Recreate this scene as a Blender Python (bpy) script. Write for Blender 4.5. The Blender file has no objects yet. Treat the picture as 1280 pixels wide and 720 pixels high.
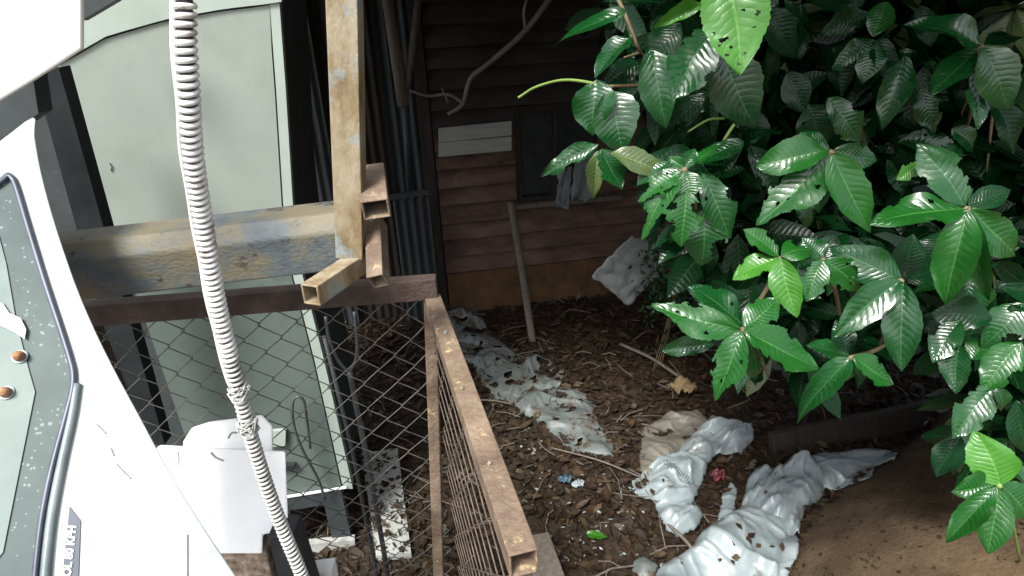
import bpy, math, random
from mathutils import Vector, Matrix, noise
random.seed(7)
S = bpy.context.scene
COL = S.collection
V = Vector
# ------------------------------------------------------------------ camera
PITCH, ROLL, FPX, CAMZ = math.radians(26), math.radians(2.5), 763.0, 2.8
cam_d = bpy.data.cameras.new('camera'); cam = bpy.data.objects.new('camera', cam_d); COL.objects.link(cam)
cam_d.sensor_width = 36; cam_d.lens = FPX / 1280 * 36; cam_d.clip_start = .02; cam_d.clip_end = 500
R = Matrix.Rotation(math.pi / 2 - PITCH, 4, 'X') @ Matrix.Rotation(ROLL * -1, 4, 'Z')
cam.matrix_world = Matrix.Translation((0, 0, CAMZ)) @ R
S.camera = cam
CP = V((0, 0, CAMZ)); R3 = R.to_3x3()
# ------------------------------------------------------------------ light
EL, AZ = math.radians(56), math.radians(210)
w = bpy.data.worlds.new('World'); S.world = w; w.use_nodes = True
nt = w.node_tree; bg = nt.nodes['Background']; sky = nt.nodes.new('ShaderNodeTexSky')
sky.sky_type = 'NISHITA'; sky.sun_disc = False; sky.sun_elevation = EL; sky.sun_rotation = AZ
sky.dust_density = 4; sky.air_density = 1.0; sky.ozone_density = 1
hs_ = nt.nodes.new('ShaderNodeHueSaturation'); hs_.inputs['Saturation'].default_value = .4; nt.links.new(sky.outputs[0], hs_.inputs['Color']); nt.links.new(hs_.outputs[0], bg.inputs[0]); bg.inputs[1].default_value = .11
sun_d = bpy.data.lights.new('sun', 'SUN'); sun_d.energy = 2.2; sun_d.angle = math.radians(17); sun_d.color = (1, 1, .95)
sun = bpy.data.objects.new('sun', sun_d); COL.objects.link(sun)
SD = V((math.sin(AZ) * math.cos(EL), math.cos(AZ) * math.cos(EL), math.sin(EL)))
sun.rotation_euler = SD.to_track_quat('Z', 'Y').to_euler(); sun.location = (-2, -3, 6)
S.view_settings.view_transform = 'Standard'; S.view_settings.look = 'None'; S.view_settings.gamma = 1
S.view_settings.exposure = 1.42

# ------------------------------------------------------------------ helpers
def ray(px, py):
    return R3 @ V(((px - 640) / FPX, (360 - py) / FPX, -1))
def at(px, py, t): return CP + ray(px, py) * t
def aty(px, py, Y):
    d = ray(px, py); return CP + d * (Y / d.y)
def atz(px, py, Z):
    d = ray(px, py); return CP + d * ((Z - CAMZ) / d.z)
def atp(px, py, p0, n):
    d = ray(px, py); return CP + d * ((p0 - CP).dot(n) / d.dot(n))
def wloc(o):
    v = V((0, 0, 0))
    while o: v += o.location; o = o.parent
    return v
def tag(o, label=None, cat=None, group=None, kind=None):
    if label: o['label'] = label
    if cat: o['category'] = cat
    if group: o['group'] = group
    if kind: o['kind'] = kind
    return o
def obj(name, verts, faces, mat, parent=None, smooth=False, mi=None):
    verts = [V(v) for v in verts]
    if parent is None:
        n = len(verts); c = sum(verts, V((0, 0, 0))) / n; c.z = min(v.z for v in verts)
        loc = c; off = c
    else:
        off = V((0, 0, 0)); loc = -wloc(parent)
    me = bpy.data.meshes.new(name); me.from_pydata([v - off for v in verts], [], faces)
    for m in (mat if isinstance(mat, (list, tuple)) else [mat]): me.materials.append(m)
    if mi: me.polygons.foreach_set('material_index', mi)
    if smooth: me.polygons.foreach_set('use_smooth', [True] * len(faces))
    me.update()
    o = bpy.data.objects.new(name, me); COL.objects.link(o); o.parent = parent; o.location = loc
    return o
def empty(name, loc, label=None, cat=None, group=None, kind=None):
    o = bpy.data.objects.new(name, None); COL.objects.link(o); o.location = loc; o.empty_display_size = .1
    return tag(o, label, cat, group, kind)
def bevel(o, wd, seg=2):
    m = o.modifiers.new('b', 'BEVEL'); m.width = wd; m.segments = seg; m.limit_method = 'ANGLE'; return o
class MB:
    def __init__(s): s.v = []; s.f = []
    def add(s, v, f):
        k = len(s.v); s.v += [V(a) for a in v]; s.f += [tuple(i + k for i in g) for g in f]; return s
    def prism(s, pts, ext):                     # polygon extruded along ext
        n = len(pts); a = [V(p) for p in pts]; b = [p + V(ext) for p in a]
        f = [tuple(range(n))[::-1], tuple(range(n, 2 * n))] + [(i, (i + 1) % n, n + (i + 1) % n, n + i) for i in range(n)]
        return s.add(a + b, f)
    def box(s, lo, hi):
        x0, y0, z0 = lo; x1, y1, z1 = hi
        return s.prism([(x0, y0, z0), (x1, y0, z0), (x1, y1, z0), (x0, y1, z0)], (0, 0, z1 - z0))
    def bar(s, a, b, wd, hd, up=(0, 0, 1)):      # solid rectangular bar from a to b
        a, b = V(a), V(b); d = (b - a).normalized(); u = V(up); x = d.cross(u).normalized(); u = x.cross(d)
        q = [a + x * sx * wd / 2 + u * sy * hd / 2 for sx, sy in ((-1, -1), (1, -1), (1, 1), (-1, 1))]
        return s.prism(q, b - a)
    def hollow(s, a, b, wd, hd, th, up=(0, 0, 1)):   # square hollow tube open at both ends
        a, b = V(a), V(b); d = (b - a).normalized(); u = V(up); x = d.cross(u).normalized(); u = x.cross(d)
        r = []
        for p in (a, b):
            for k in (0, 1):
                ww, hh = wd / 2 - k * th, hd / 2 - k * th
                r.append([p + x * sx * ww + u * sy * hh for sx, sy in ((-1, -1), (1, -1), (1, 1), (-1, 1))])
        f = []
        for i in range(4):
            j = (i + 1) % 4
            f += [(i, j, 8 + j, 8 + i), (4 + j, 4 + i, 12 + i, 12 + j), (j, i, 4 + i, 4 + j), (8 + i, 8 + j, 12 + j, 12 + i)]
        return s.add(r[0] + r[1] + r[2] + r[3], f)
    def tube(s, pts, r, n=8, closed=False):
        pts = [V(p) for p in pts]; m = len(pts); rr = r if isinstance(r, (list, tuple)) else [r] * m
        u = None; v = []; f = []
        for i, p in enumerate(pts):
            d = (pts[min(i + 1, m - 1)] - pts[max(i - 1, 0)]).normalized()
            if u is None: u = d.orthogonal().normalized()
            u = (u - d * u.dot(d)).normalized(); x = d.cross(u)
            for k in range(n):
                a = 2 * math.pi * k / n; v.append(p + (u * math.cos(a) + x * math.sin(a)) * rr[i])
        for i in range(m - 1):
            for k in range(n):
                k2 = (k + 1) % n; f.append((i * n + k, i * n + k2, (i + 1) * n + k2, (i + 1) * n + k))
        f.append(tuple(range(n))[::-1]); f.append(tuple((m - 1) * n + k for k in range(n)))
        return s.add(v, f)
    def build(s, name, mat, parent=None, smooth=False): return obj(name, s.v, s.f, mat, parent, smooth)
def spline(pts, n=8):
    pts = [V(p) for p in pts]; out = []
    P = [pts[0] * 2 - pts[1]] + pts + [pts[-1] * 2 - pts[-2]]
    for i in range(1, len(P) - 2):
        for k in range(n):
            t = k / n; a, b, c, d = P[i - 1], P[i], P[i + 1], P[i + 2]
            out.append(.5 * ((2 * b) + (c - a) * t + (2 * a - 5 * b + 4 * c - d) * t * t + (3 * b - a - 3 * c + d) * t ** 3))
    out.append(pts[-1]); return out

# ------------------------------------------------------------------ materials
def mat(name, cols, scale=6, rough=.7, metal=0, bump=0, bscale=40, stretch=(1, 1, 1), detail=8, distort=0, spec=.5, coat=0, rvar=0, spots=None):
    m = bpy.data.materials.new(name); m.use_nodes = True; n = m.node_tree.nodes; l = m.node_tree.links
    b = n['Principled BSDF']; b.inputs['Metallic'].default_value = metal; b.inputs['Roughness'].default_value = rough
    b.inputs['Specular IOR Level'].default_value = spec; b.inputs['Coat Weight'].default_value = coat; b.inputs['Coat Roughness'].default_value = .15
    tc = n.new('ShaderNodeTexCoord'); mp = n.new('ShaderNodeMapping'); mp.inputs['Scale'].default_value = stretch
    l.new(tc.outputs['Object'], mp.inputs[0])
    nz = n.new('ShaderNodeTexNoise'); nz.inputs['Scale'].default_value = scale; nz.inputs['Detail'].default_value = detail
    nz.inputs['Distortion'].default_value = distort; nz.inputs['Roughness'].default_value = .65
    l.new(mp.outputs[0], nz.inputs['Vector'])
    cr = n.new('ShaderNodeValToRGB'); e = cr.color_ramp.elements
    if len(cols) == 1: cols = [(0, cols[0]), (1, cols[0])]
    while len(e) < len(cols): e.new(.5)
    for i, (p, c) in enumerate(cols): e[i].position = p; e[i].color = (*c, 1)
    l.new(nz.outputs['Fac'], cr.inputs[0]); out = cr.outputs[0]
    if spots:                                   # (colour, scale, low, high): worn or dirty blotches of their own
        c, sc, lo, hi = spots
        n2 = n.new('ShaderNodeTexNoise'); n2.inputs['Scale'].default_value = sc; n2.inputs['Detail'].default_value = 9; n2.inputs['Roughness'].default_value = .7
        l.new(tc.outputs['Object'], n2.inputs['Vector'])
        mr = n.new('ShaderNodeMapRange'); mr.inputs[1].default_value = lo; mr.inputs[2].default_value = hi; l.new(n2.outputs['Fac'], mr.inputs[0])
        mx = n.new('ShaderNodeMix'); mx.data_type = 'RGBA'; l.new(mr.outputs[0], mx.inputs[0]); l.new(out, mx.inputs[6]); mx.inputs[7].default_value = (*c, 1); out = mx.outputs[2]
    l.new(out, b.inputs['Base Color'])
    if rvar:
        mr = n.new('ShaderNodeMapRange'); mr.inputs[3].default_value = rough - rvar; mr.inputs[4].default_value = rough + rvar; l.new(nz.outputs['Fac'], mr.inputs[0]); l.new(mr.outputs[0], b.inputs['Roughness'])
    if bump:
        n3 = n.new('ShaderNodeTexNoise'); n3.inputs['Scale'].default_value = bscale; n3.inputs['Detail'].default_value = 6; l.new(mp.outputs[0], n3.inputs['Vector'])
        bp = n.new('ShaderNodeBump'); bp.inputs['Strength'].default_value = bump; bp.inputs['Distance'].default_value = .01
        l.new(n3.outputs['Fac'], bp.inputs['Height']); l.new(bp.outputs[0], b.inputs['Normal'])
    return m
M = {}
M['ground'] = mat('wet_soil', [(.3, (.014, .009, .005)), (.5, (.030, .019, .011)), (.7, (.055, .036, .02))], 9, .6, bump=.8, bscale=30)
M['bank'] = mat('dry_earth', [(.25, (.045, .031, .018)), (.5, (.088, .059, .034)), (.75, (.135, .095, .057))], 4, .95, bump=.7, bscale=55, stretch=(1, 1, 1), spec=.2, spots=((.03, .02, .012), 11, .56, .7))
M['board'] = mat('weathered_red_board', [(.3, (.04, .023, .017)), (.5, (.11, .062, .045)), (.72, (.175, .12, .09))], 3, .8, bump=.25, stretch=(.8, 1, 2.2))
M['dark_board'] = mat('dark_upper_board', [(.3, (.018, .015, .014)), (.5, (.034, .028, .027)), (.75, (.055, .045, .042))], 3, .85, bump=.25, stretch=(.8, 1, 2.2))  # darker board colour for the upper wall
M['dark_tin'] = mat('dark_tin', [(.3, (.018, .021, .024)), (.6, (.045, .052, .058)), (.8, (.07, .06, .05))], 4, .7, bump=.3, stretch=(4, 4, .6))
M['dark_wood'] = mat('dark_timber', [(.3, (.014, .011, .009)), (.7, (.04, .029, .022))], 5, .85, bump=.5, stretch=(5, 5, .7))
M['mud'] = mat('mud_plinth', [(.3, (.05, .025, .012)), (.7, (.14, .075, .032))], 5, .95, bump=.7)
M['pale_plank'] = mat('pale_painted_plank', [(.3, (.30, .31, .29)), (.7, (.42, .43, .40))], 4, .8, stretch=(1, 1, 6), spots=((.1, .09, .07), 12, .6, .75))
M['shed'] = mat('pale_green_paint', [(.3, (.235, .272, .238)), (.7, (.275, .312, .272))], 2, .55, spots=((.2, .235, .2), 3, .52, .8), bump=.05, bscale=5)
M['shed_shaded'] = mat('shaded_green_paint', [(.3, (.075, .10, .088)), (.7, (.11, .14, .124))], 2.5, .6, spots=((.06, .065, .055), 5, .55, .75), bump=.05, bscale=5)  # shed paint with the shade below the beam put into its colour
M['shed_trim'] = mat('pale_trim', [(.3, (.29, .345, .30)), (.7, (.35, .41, .365))], 5, .6)
M['black_gap'] = mat('black_rubber', [(.4, (.012, .014, .016)), (.7, (.03, .035, .04))], 8, .6)
M['slate'] = mat('dark_slate_paint', [(.3, (.02, .025, .028)), (.7, (.042, .05, .052))], 6, .6, spots=((.07, .08, .075), 20, .6, .75))
M['rust'] = mat('rusted_steel', [(.28, (.05, .03, .02)), (.45, (.12, .08, .055)), (.6, (.19, .14, .10)), (.75, (.27, .22, .16))], 9, .75, bump=.5, bscale=90, spots=((.5, .37, .18), 26, .58, .68), rvar=.1)
M['rust_pink'] = mat('rust_primer', [(.28, (.06, .042, .032)), (.5, (.16, .11, .075)), (.75, (.27, .205, .145))], 9, .7, bump=.4, bscale=80, spots=((.42, .33, .17), 34, .58, .66))
M['rust_dark'] = mat('dark_rust', [(.3, (.025, .016, .012)), (.5, (.06, .038, .03)), (.75, (.11, .08, .06))], 8, .8, bump=.5, bscale=90)
M['tan_steel'] = mat('peeling_tan_steel', [(.3, (.10, .07, .035)), (.42, (.19, .14, .075)), (.55, (.27, .225, .15)), (.75, (.34, .31, .235))], 14, .7, bump=.25, bscale=120, stretch=(1, 1, .5), spots=((.20, .24, .25), 7, .54, .62))
M['beam'] = mat('weathered_blue_beam', [(.3, (.045, .055, .065)), (.43, (.08, .095, .10)), (.52, (.13, .115, .075)), (.72, (.19, .145, .08))], 6, .6, bump=.3, bscale=110, stretch=(.7, 1, 1.3), distort=.3, spots=((.045, .035, .028), 15, .58, .64))
M['white'] = mat('white_gloss_paint', [(.3, (.30, .335, .31)), (.7, (.42, .455, .43))], 2, .35, spots=((.17, .20, .18), 5, .5, .8), coat=.3)
M['plain_white'] = mat('bright_white', [(.3, (.78, .8, .79)), (.7, (.86, .87, .86))], 3, .6)
M['foam'] = mat('white_foam', [(.3, (.84, .86, .85)), (.7, (.9, .91, .9))], 9, .8, bump=.1, bscale=120)
M['grime'] = mat('grey_grime', [(.3, (.2, .2, .18)), (.7, (.42, .42, .4))], 20, .9)
M['cable'] = mat('white_ribbed_plastic', [(.3, (.62, .62, .60)), (.7, (.82, .82, .81))], 20, .5, spots=((.26, .18, .13), 13, .55, .64))
M['cable_dirty'] = mat('dirty_ribbed_plastic', [(.3, (.30, .30, .28)), (.7, (.56, .56, .53))], 30, .5, spots=((.16, .12, .09), 14, .54, .66))
M['cable_core'] = mat('dark_cable_core', [(.3, (.02, .02, .025)), (.7, (.06, .055, .06))], 20, .7)
M['wire'] = mat('galvanised_wire', [(.3, (.06, .06, .06)), (.5, (.12, .115, .105)), (.75, (.20, .17, .14))], 25, .5, metal=.35)
M['rusty_wire'] = mat('rusty_wire', [(.3, (.055, .04, .032)), (.55, (.12, .09, .07)), (.75, (.2, .15, .11))], 25, .6)
M['dark_slate'] = mat('near_black_slate', [(.3, (.007, .009, .010)), (.7, (.018, .022, .023))], 6, .8, spec=.15)
M['black_rod'] = mat('black_steel_rod', [(.3, (.02, .022, .026)), (.7, (.08, .085, .09))], 12, .4)
M['seal'] = mat('rubber_seal', [(.3, (.035, .04, .06)), (.7, (.09, .10, .14))], 8, .4)
M['seal_pale'] = mat('worn_pale_seal', [(.3, (.10, .13, .14)), (.7, (.24, .28, .29))], 8, .4)
M['plastic'] = mat('white_plastic_film', [(.3, (.21, .25, .26)), (.7, (.32, .365, .375))], 3, .28, bump=.45, bscale=12, spots=((.12, .10, .075), 7, .58, .68), spec=.6)
M['plastic_old'] = mat('dusty_plastic_film', [(.3, (.07, .08, .075)), (.7, (.16, .18, .172))], 4, .5, bump=.6, bscale=16, spots=((.06, .04, .025), 8, .54, .64))
M['plastic_beige'] = mat('beige_plastic_film', [(.3, (.11, .10, .078)), (.7, (.2, .185, .15))], 4, .5, bump=.5, bscale=14)
M['dirt'] = mat('brown_dirt', [(.3, (.03, .02, .012)), (.7, (.09, .06, .035))], 30, .9)
M['sack_grey'] = mat('pale_grey_sack', [(.3, (.13, .145, .145)), (.7, (.23, .25, .25))], 5, .6, bump=.5, bscale=9)
M['ink'] = mat('dark_green_print', [(.3, (.01, .05, .04)), (.7, (.03, .09, .08))], 4, .6)
M['stick'] = mat('grey_stick', [(.3, (.09, .075, .06)), (.7, (.19, .16, .13))], 9, .9, bump=.4, stretch=(5, 5, .8))
M['pale_stick'] = mat('dusty_branch', [(.3, (.16, .15, .15)), (.7, (.30, .28, .27))], 9, .9, bump=.4)
M['stem'] = mat('green_brown_stem', [(.3, (.10, .07, .035)), (.7, (.20, .15, .08))], 12, .7)
M['stem_green'] = mat('fresh_green_stem', [(.3, (.12, .20, .04)), (.7, (.22, .32, .08))], 12, .5)
M['concrete'] = mat('speckled_mortar', [(.3, (.10, .075, .05)), (.5, (.25, .19, .14)), (.7, (.45, .38, .3))], 40, .95, bump=.8, bscale=60)
M['cloth'] = mat('grey_cloth', [(.3, (.14, .16, .17)), (.7, (.24, .27, .28))], 5, .9, bump=.4, bscale=12, stretch=(3, 3, 1))
M['red'] = mat('red_scrap', [(.35, (.03, .012, .012)), (.6, (.17, .014, .025))], 9, .5)
M['blue'] = mat('blue_scrap', [(.3, (.012, .035, .06)), (.7, (.07, .13, .16))], 9, .5)
M['dead'] = mat('tan_dead_leaf', [(.3, (.17, .11, .05)), (.7, (.30, .21, .11))], 14, .7)
M['bolt'] = mat('orange_rusted_bolt', [(.3, (.22, .09, .04)), (.7, (.42, .22, .12))], 60, .7, bump=.4, bscale=200)
LIT = [mat('litter_%d' % i, [(.3, tuple(x * .24 for x in c)), (.7, tuple(x * .48 for x in c))], 25, .7, spec=.25) for i, c in enumerate([
    (.085, .048, .022), (.062, .036, .018), (.11, .066, .032), (.05, .031, .018), (.15, .10, .052), (.075, .058, .028), (.24, .22, .17)])]

LITB = [mat('big_litter_%d' % i, [(.3, tuple(x * .5 for x in c)), (.7, c)], 18, .65, spec=.3) for i, c in enumerate([(.075, .045, .022), (.05, .031, .017), (.10, .062, .033), (.04, .027, .018), (.14, .10, .058), (.07, .055, .025), (.18, .15, .10)])]
def glass_mat():
    m = mat('dusty_wet_glass', [(.3, (.022, .040, .038)), (.7, (.085, .115, .11))], 3, .42, spec=.2)
    n = m.node_tree.nodes; l = m.node_tree.links; b = n['Principled BSDF']
    tc = n['Texture Coordinate']; vo = n.new('ShaderNodeTexVoronoi'); vo.inputs['Scale'].default_value = 90; l.new(tc.outputs['Object'], vo.inputs['Vector'])
    nz = n.new('ShaderNodeTexNoise'); nz.inputs['Scale'].default_value = 12; l.new(tc.outputs['Object'], nz.inputs['Vector'])
    mr = n.new('ShaderNodeMapRange'); mr.inputs[1].default_value = .4; mr.inputs[2].default_value = .65; mr.inputs[3].default_value = .05; mr.inputs[4].default_value = .3
    l.new(nz.outputs['Fac'], mr.inputs[0])
    lt = n.new('ShaderNodeMath'); lt.operation = 'LESS_THAN'; l.new(vo.outputs['Distance'], lt.inputs[0]); l.new(mr.outputs[0], lt.inputs[1])
    mx = n.new('ShaderNodeMix'); mx.data_type = 'RGBA'; l.new(lt.outputs[0], mx.inputs[0])
    l.new(b.inputs['Base Color'].links[0].from_socket, mx.inputs[6]); mx.inputs[7].default_value = (.17, .21, .20, 1); l.new(mx.outputs[2], b.inputs['Base Color'])
    return m
M['glass'] = glass_mat()
M['pale_glass'] = mat('pale_film_on_glass', [(.3, (.13, .17, .16)), (.7, (.22, .265, .25))], 5, .6, spec=.2, spots=((.17, .21, .195), 4, .5, .7))

def leaf_mat(name, dark, light, trans=.12, rough=.24, vein=(.16, .28, .08), coat=.45, spec=.5):
    """glossy leaf: pale midrib, lateral veins, quilted relief between them; UV x = across (0..1), y = along"""
    m = bpy.data.materials.new(name); m.use_nodes = True; n = m.node_tree.nodes; l = m.node_tree.links
    b = n['Principled BSDF']; b.inputs['Roughness'].default_value = rough; b.inputs['Specular IOR Level'].default_value = spec
    b.inputs['Coat Weight'].default_value = coat; b.inputs['Coat Roughness'].default_value = .12
    uv = n.new('ShaderNodeUVMap'); sp = n.new('ShaderNodeSeparateXYZ'); l.new(uv.outputs[0], sp.inputs[0])
    def ma(op, a, bb=None):
        k = n.new('ShaderNodeMath'); k.operation = op
        for i, v in enumerate((a, bb)):
            if v is None: continue
            if isinstance(v, (int, float)): k.inputs[i].default_value = v
            else: l.new(v, k.inputs[i])
        return k.outputs[0]
    ax = ma('MULTIPLY', ma('ABSOLUTE', ma('SUBTRACT', sp.outputs[0], .5)), 2)
    oi = n.new('ShaderNodeObjectInfo')
    nz0 = n.new('ShaderNodeTexNoise'); nz0.inputs['Scale'].default_value = 5; l.new(uv.outputs[0], nz0.inputs['Vector'])
    ph = ma('MULTIPLY', ma('SUBTRACT', ma('ADD', sp.outputs[1], ma('MULTIPLY', nz0.outputs['Fac'], .06)), ma('MULTIPLY', ax, .17)), 12)
    fr = ma('FRACT', ph); quilt = ma('SINE', ma('MULTIPLY', fr, math.pi))
    latv = ma('LESS_THAN', quilt, .13)
    mid = ma('LESS_THAN', ax, .045)
    edge = ma('POWER', ma('SUBTRACT', 1, ma('POWER', ax, 3)), 1)
    h = ma('ADD', ma('MULTIPLY', ma('MULTIPLY', ma('POWER', quilt, .7), edge), ma('ADD', .45, nz0.outputs['Fac'])), ma('MULTIPLY', ma('LESS_THAN', ax, .07), -.8))
    nz = n.new('ShaderNodeTexNoise'); nz.inputs['Scale'].default_value = 7; nz.inputs['Detail'].default_value = 5; l.new(uv.outputs[0], nz.inputs['Vector'])
    h = ma('ADD', h, ma('MULTIPLY', nz.outputs['Fac'], .5))
    bp = n.new('ShaderNodeBump'); bp.inputs['Strength'].default_value = 1; bp.inputs['Distance'].default_value = .00065
    l.new(h, bp.inputs['Height']); l.new(bp.outputs[0], b.inputs['Normal']); l.new(bp.outputs[0], b.inputs['Coat Normal'])
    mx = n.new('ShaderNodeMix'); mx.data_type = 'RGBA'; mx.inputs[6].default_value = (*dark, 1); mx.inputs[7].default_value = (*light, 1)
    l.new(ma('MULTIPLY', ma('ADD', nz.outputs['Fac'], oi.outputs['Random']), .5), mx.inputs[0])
    m2 = n.new('ShaderNodeMix'); m2.data_type = 'RGBA'; l.new(mx.outputs[2], m2.inputs[6]); m2.inputs[7].default_value = (*vein, 1)
    l.new(ma('MAXIMUM', ma('MULTIPLY', mid, .7), ma('MULTIPLY', latv, .03)), m2.inputs[0])
    l.new(m2.outputs[2], b.inputs['Base Color'])
    tr = n.new('ShaderNodeBsdfTranslucent'); l.new(m2.outputs[2], tr.inputs[0])
    ms = n.new('ShaderNodeMixShader'); ms.inputs[0].default_value = trans
    l.new(b.outputs[0], ms.inputs[1]); l.new(tr.outputs[0], ms.inputs[2]); l.new(ms.outputs[0], n['Material Output'].inputs[0])
    return m
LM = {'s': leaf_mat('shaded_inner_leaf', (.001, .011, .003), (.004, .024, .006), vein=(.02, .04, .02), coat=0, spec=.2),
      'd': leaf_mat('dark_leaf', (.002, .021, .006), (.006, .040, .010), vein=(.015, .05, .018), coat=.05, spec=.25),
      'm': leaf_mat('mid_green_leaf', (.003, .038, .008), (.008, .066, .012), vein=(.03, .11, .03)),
      'g': leaf_mat('bright_green_leaf', (.005, .060, .008), (.013, .098, .011), trans=.2, rough=.3, vein=(.05, .17, .035)),
      'y': leaf_mat('young_lime_leaf', (.028, .14, .010), (.05, .20, .014), trans=.2, rough=.4, vein=(.10, .28, .04)),
      'o': leaf_mat('olive_leaf', (.05, .085, .022), (.08, .12, .035), trans=.15, rough=.45, vein=(.16, .22, .08)),
      'u': leaf_mat('grey_leaf_underside', (.05, .08, .05), (.08, .11, .07), trans=.15, rough=.6, vein=(.14, .18, .1))}
def leaf_mesh(name, ratio, droop, fold, seed, bites=0, rows=30, cols=14, obov=.9, wave=.02, twist=0):
    rnd = random.Random(seed); v = []; uv = []; f = []
    bt = []
    for _ in range(bites):
        if rnd.random() < .8: bt.append((rnd.choice((-1, 1)) * rnd.uniform(.8, 1.2), rnd.uniform(.25, .98), rnd.uniform(.04, .13)))
        else: bt.append((rnd.uniform(-.7, .7), rnd.uniform(.2, .85), rnd.uniform(.012, .032)))
    for i in range(rows + 1):
        s = i / rows; sh = max(0.0, math.sin(math.pi * s ** obov)) ** .82 * (1 - .28 * s ** 6)
        wd = ratio / 2 * sh * (1 + .06 * ((s * 17) % 1 - .5) * (s > .2)) + .004
        wd0 = wd
        for j in range(cols + 1):
            t = 2 * j / cols - 1; wd = wd0 * (1 + .09 * noise.noise(V((s * 9, (1 if t > 0 else -1) * 3, seed))))
            x = t * wd; z = abs(t) ** 1.3 * wd * fold - droop * s * s + wave * math.sin(s * 11 + seed + (2 if t > 0 else 0)) * t * t
            z += .015 * noise.noise(V((t * 1.5 + seed * 3, s * 4, seed)))
            y = s * (1 - .25 * droop * s)
            z += x * math.sin(s * twist); v.append((x + .05 * math.sin(seed * 2.1 + s * 2.4) * s, y, z)); uv.append(((t + 1) / 2, s))
    for i in range(rows):
        for j in range(cols):
            s = (i + .5) / rows; t = 2 * (j + .5) / cols - 1
            if any(((t - b[0]) * ratio / 2) ** 2 + (s - b[1]) ** 2 < (b[2] * (1 + .5 * noise.noise(V((t * 7, s * 15, seed))))) ** 2 for b in bt): continue
            a = i * (cols + 1) + j; f.append((a, a + 1, a + cols + 2, a + cols + 1))
    me = bpy.data.meshes.new(name); me.from_pydata(v, [], f)
    ul = me.uv_layers.new(name='UVMap'); ul.data.foreach_set('uv', [c for lp in me.loops for c in uv[lp.vertex_index]])
    me.polygons.foreach_set('use_smooth', [True] * len(f)); me.materials.append(LM['m']); return me
LEAVES = [leaf_mesh('leaf_shape', .44, .08 + .09 * k, .18 + .08 * k, k, 0, wave=.012 + .01 * k, twist=(-.6, .5, .9, -.9)[k], obov=(.9, .8, 1.0, .95)[k]) for k in range(4)] + \
         [leaf_mesh('eaten_leaf_shape', .50, .12 + .07 * k, .2, 10 + k, 6 + 3 * k, rows=56, cols=26, twist=(.5, -.7, .2, -.3)[k]) for k in range(4)] + \
         [leaf_mesh('curled_leaf_shape', .44, .35, .6, 20 + k, 0, wave=.04, twist=1.2 - 2 * k) for k in range(2)] + \
         [leaf_mesh('leaf_shape', .44, .22 + .1 * (k % 3), .12 + .1 * (k % 2), 30 + k, k, rows=40, cols=18, wave=.02 + .008 * k, twist=(-1.2, 1.1, .7, -.5, .2)[k], obov=(.78, 1.05, .88, .95, .85)[k]) for k in range(5)]
def holed_leaf():
    me = leaf_mesh('holed_leaf_shape', .44, .1, .12, 41, 0, rows=80, cols=34, wave=.02, twist=.2)
    import bmesh
    b = bmesh.new(); b.from_mesh(me); r_ = random.Random(9)
    hs_ = [(.10, .66, .022), (.13, .70, .014), (.055, .74, .010), (-.07, .45, .012), (-.12, .62, .010), (.09, .80, .016), (-.03, .82, .012), (.15, .58, .012), (-.16, .52, .02), (.02, .9, .011), (.19, .72, .02), (.07, .655, .012)]
    dl = [f for f in b.faces if any((f.calc_center_median().x - h[0]) ** 2 + (f.calc_center_median().y * 1.02 - h[1]) ** 2 < (h[2] * (1 + .5 * noise.noise(f.calc_center_median() * 40))) ** 2 for h in hs_)]
    bmesh.ops.delete(b, geom=dl, context='FACES'); b.to_mesh(me); b.free(); return me
LEAVES.append(holed_leaf())
def put_leaf(parent, p0, p1, wpx_ratio, kind, shape, nrm, name='leaf'):
    d = p1 - p0; L = d.length; y = d / L; z = (nrm - y * nrm.dot(y)).normalized(); x = y.cross(z)
    me = LEAVES[shape]; base = .50 if 4 <= shape < 8 else .44
    o = bpy.data.objects.new(name, me); COL.objects.link(o)
    sx = L * wpx_ratio / base
    m = Matrix(((x.x * sx, y.x * L, z.x * L, 0), (x.y * sx, y.y * L, z.y * L, 0), (x.z * sx, y.z * L, z.z * L, 0), (0, 0, 0, 1)))
    o.parent = parent; loc = p0 - wloc(parent) if parent else p0
    o.matrix_basis = Matrix.Translation(loc) @ m
    o.material_slots[0].link = 'OBJECT'; o.material_slots[0].material = LM[kind]
    return o

# ------------------------------------------------------------------ ground and bank
FOOT = [atz(930, 760, 0), atz(965, 700, 0), atz(1010, 640, 0), atz(1115, 570, 0), atz(1200, 480, 0), atz(1275, 430, 0)]
FOOT = [V((p.x, p.y, 0)) for p in FOOT]; FOOT[0] = V((.9, .9, 0)); FOOT.insert(0, V((.7, -2, 0))); FOOT.append(V((9, 7.5, 0)))
def foot_dist(x, y):                             # signed: positive on the bank's side (right of the foot line)
    best = 1e9; sg = 1
    for a, b in zip(FOOT, FOOT[1:]):
        ab = b - a; t = max(0, min(1, ((x - a.x) * ab.x + (y - a.y) * ab.y) / ab.length_squared)); q = a + ab * t
        d = math.hypot(x - q.x, y - q.y)
        if d < best: best = d; sg = 1 if (ab.x * (y - a.y) - ab.y * (x - a.x)) < 0 else -1
    return best * sg
def bankz(x, y):
    d = foot_dist(x, y)
    h = 0 if d < 0 else .80 * (1 - math.exp(-d * 1.9)) + .04 * min(d, 3)
    return h
def gz(x, y):
    far = min(1, max(0, (9 - max(abs(x), abs(y))) / 2))
    return far * (.035 * noise.noise(V((x * 1.3, y * 1.3, 0))) + .014 * noise.noise(V((x * 6, y * 6, 3)))) + bankz(x, y) * 1.0 + (far * (.022 * noise.fractal(V((x * 3.2, y * 3.2, 9)), 1, 2.1, 4) + .05 * noise.noise(V((x * 1.5, y * 1.5, 4)))) if foot_dist(x, y) > 0 else 0)
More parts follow.
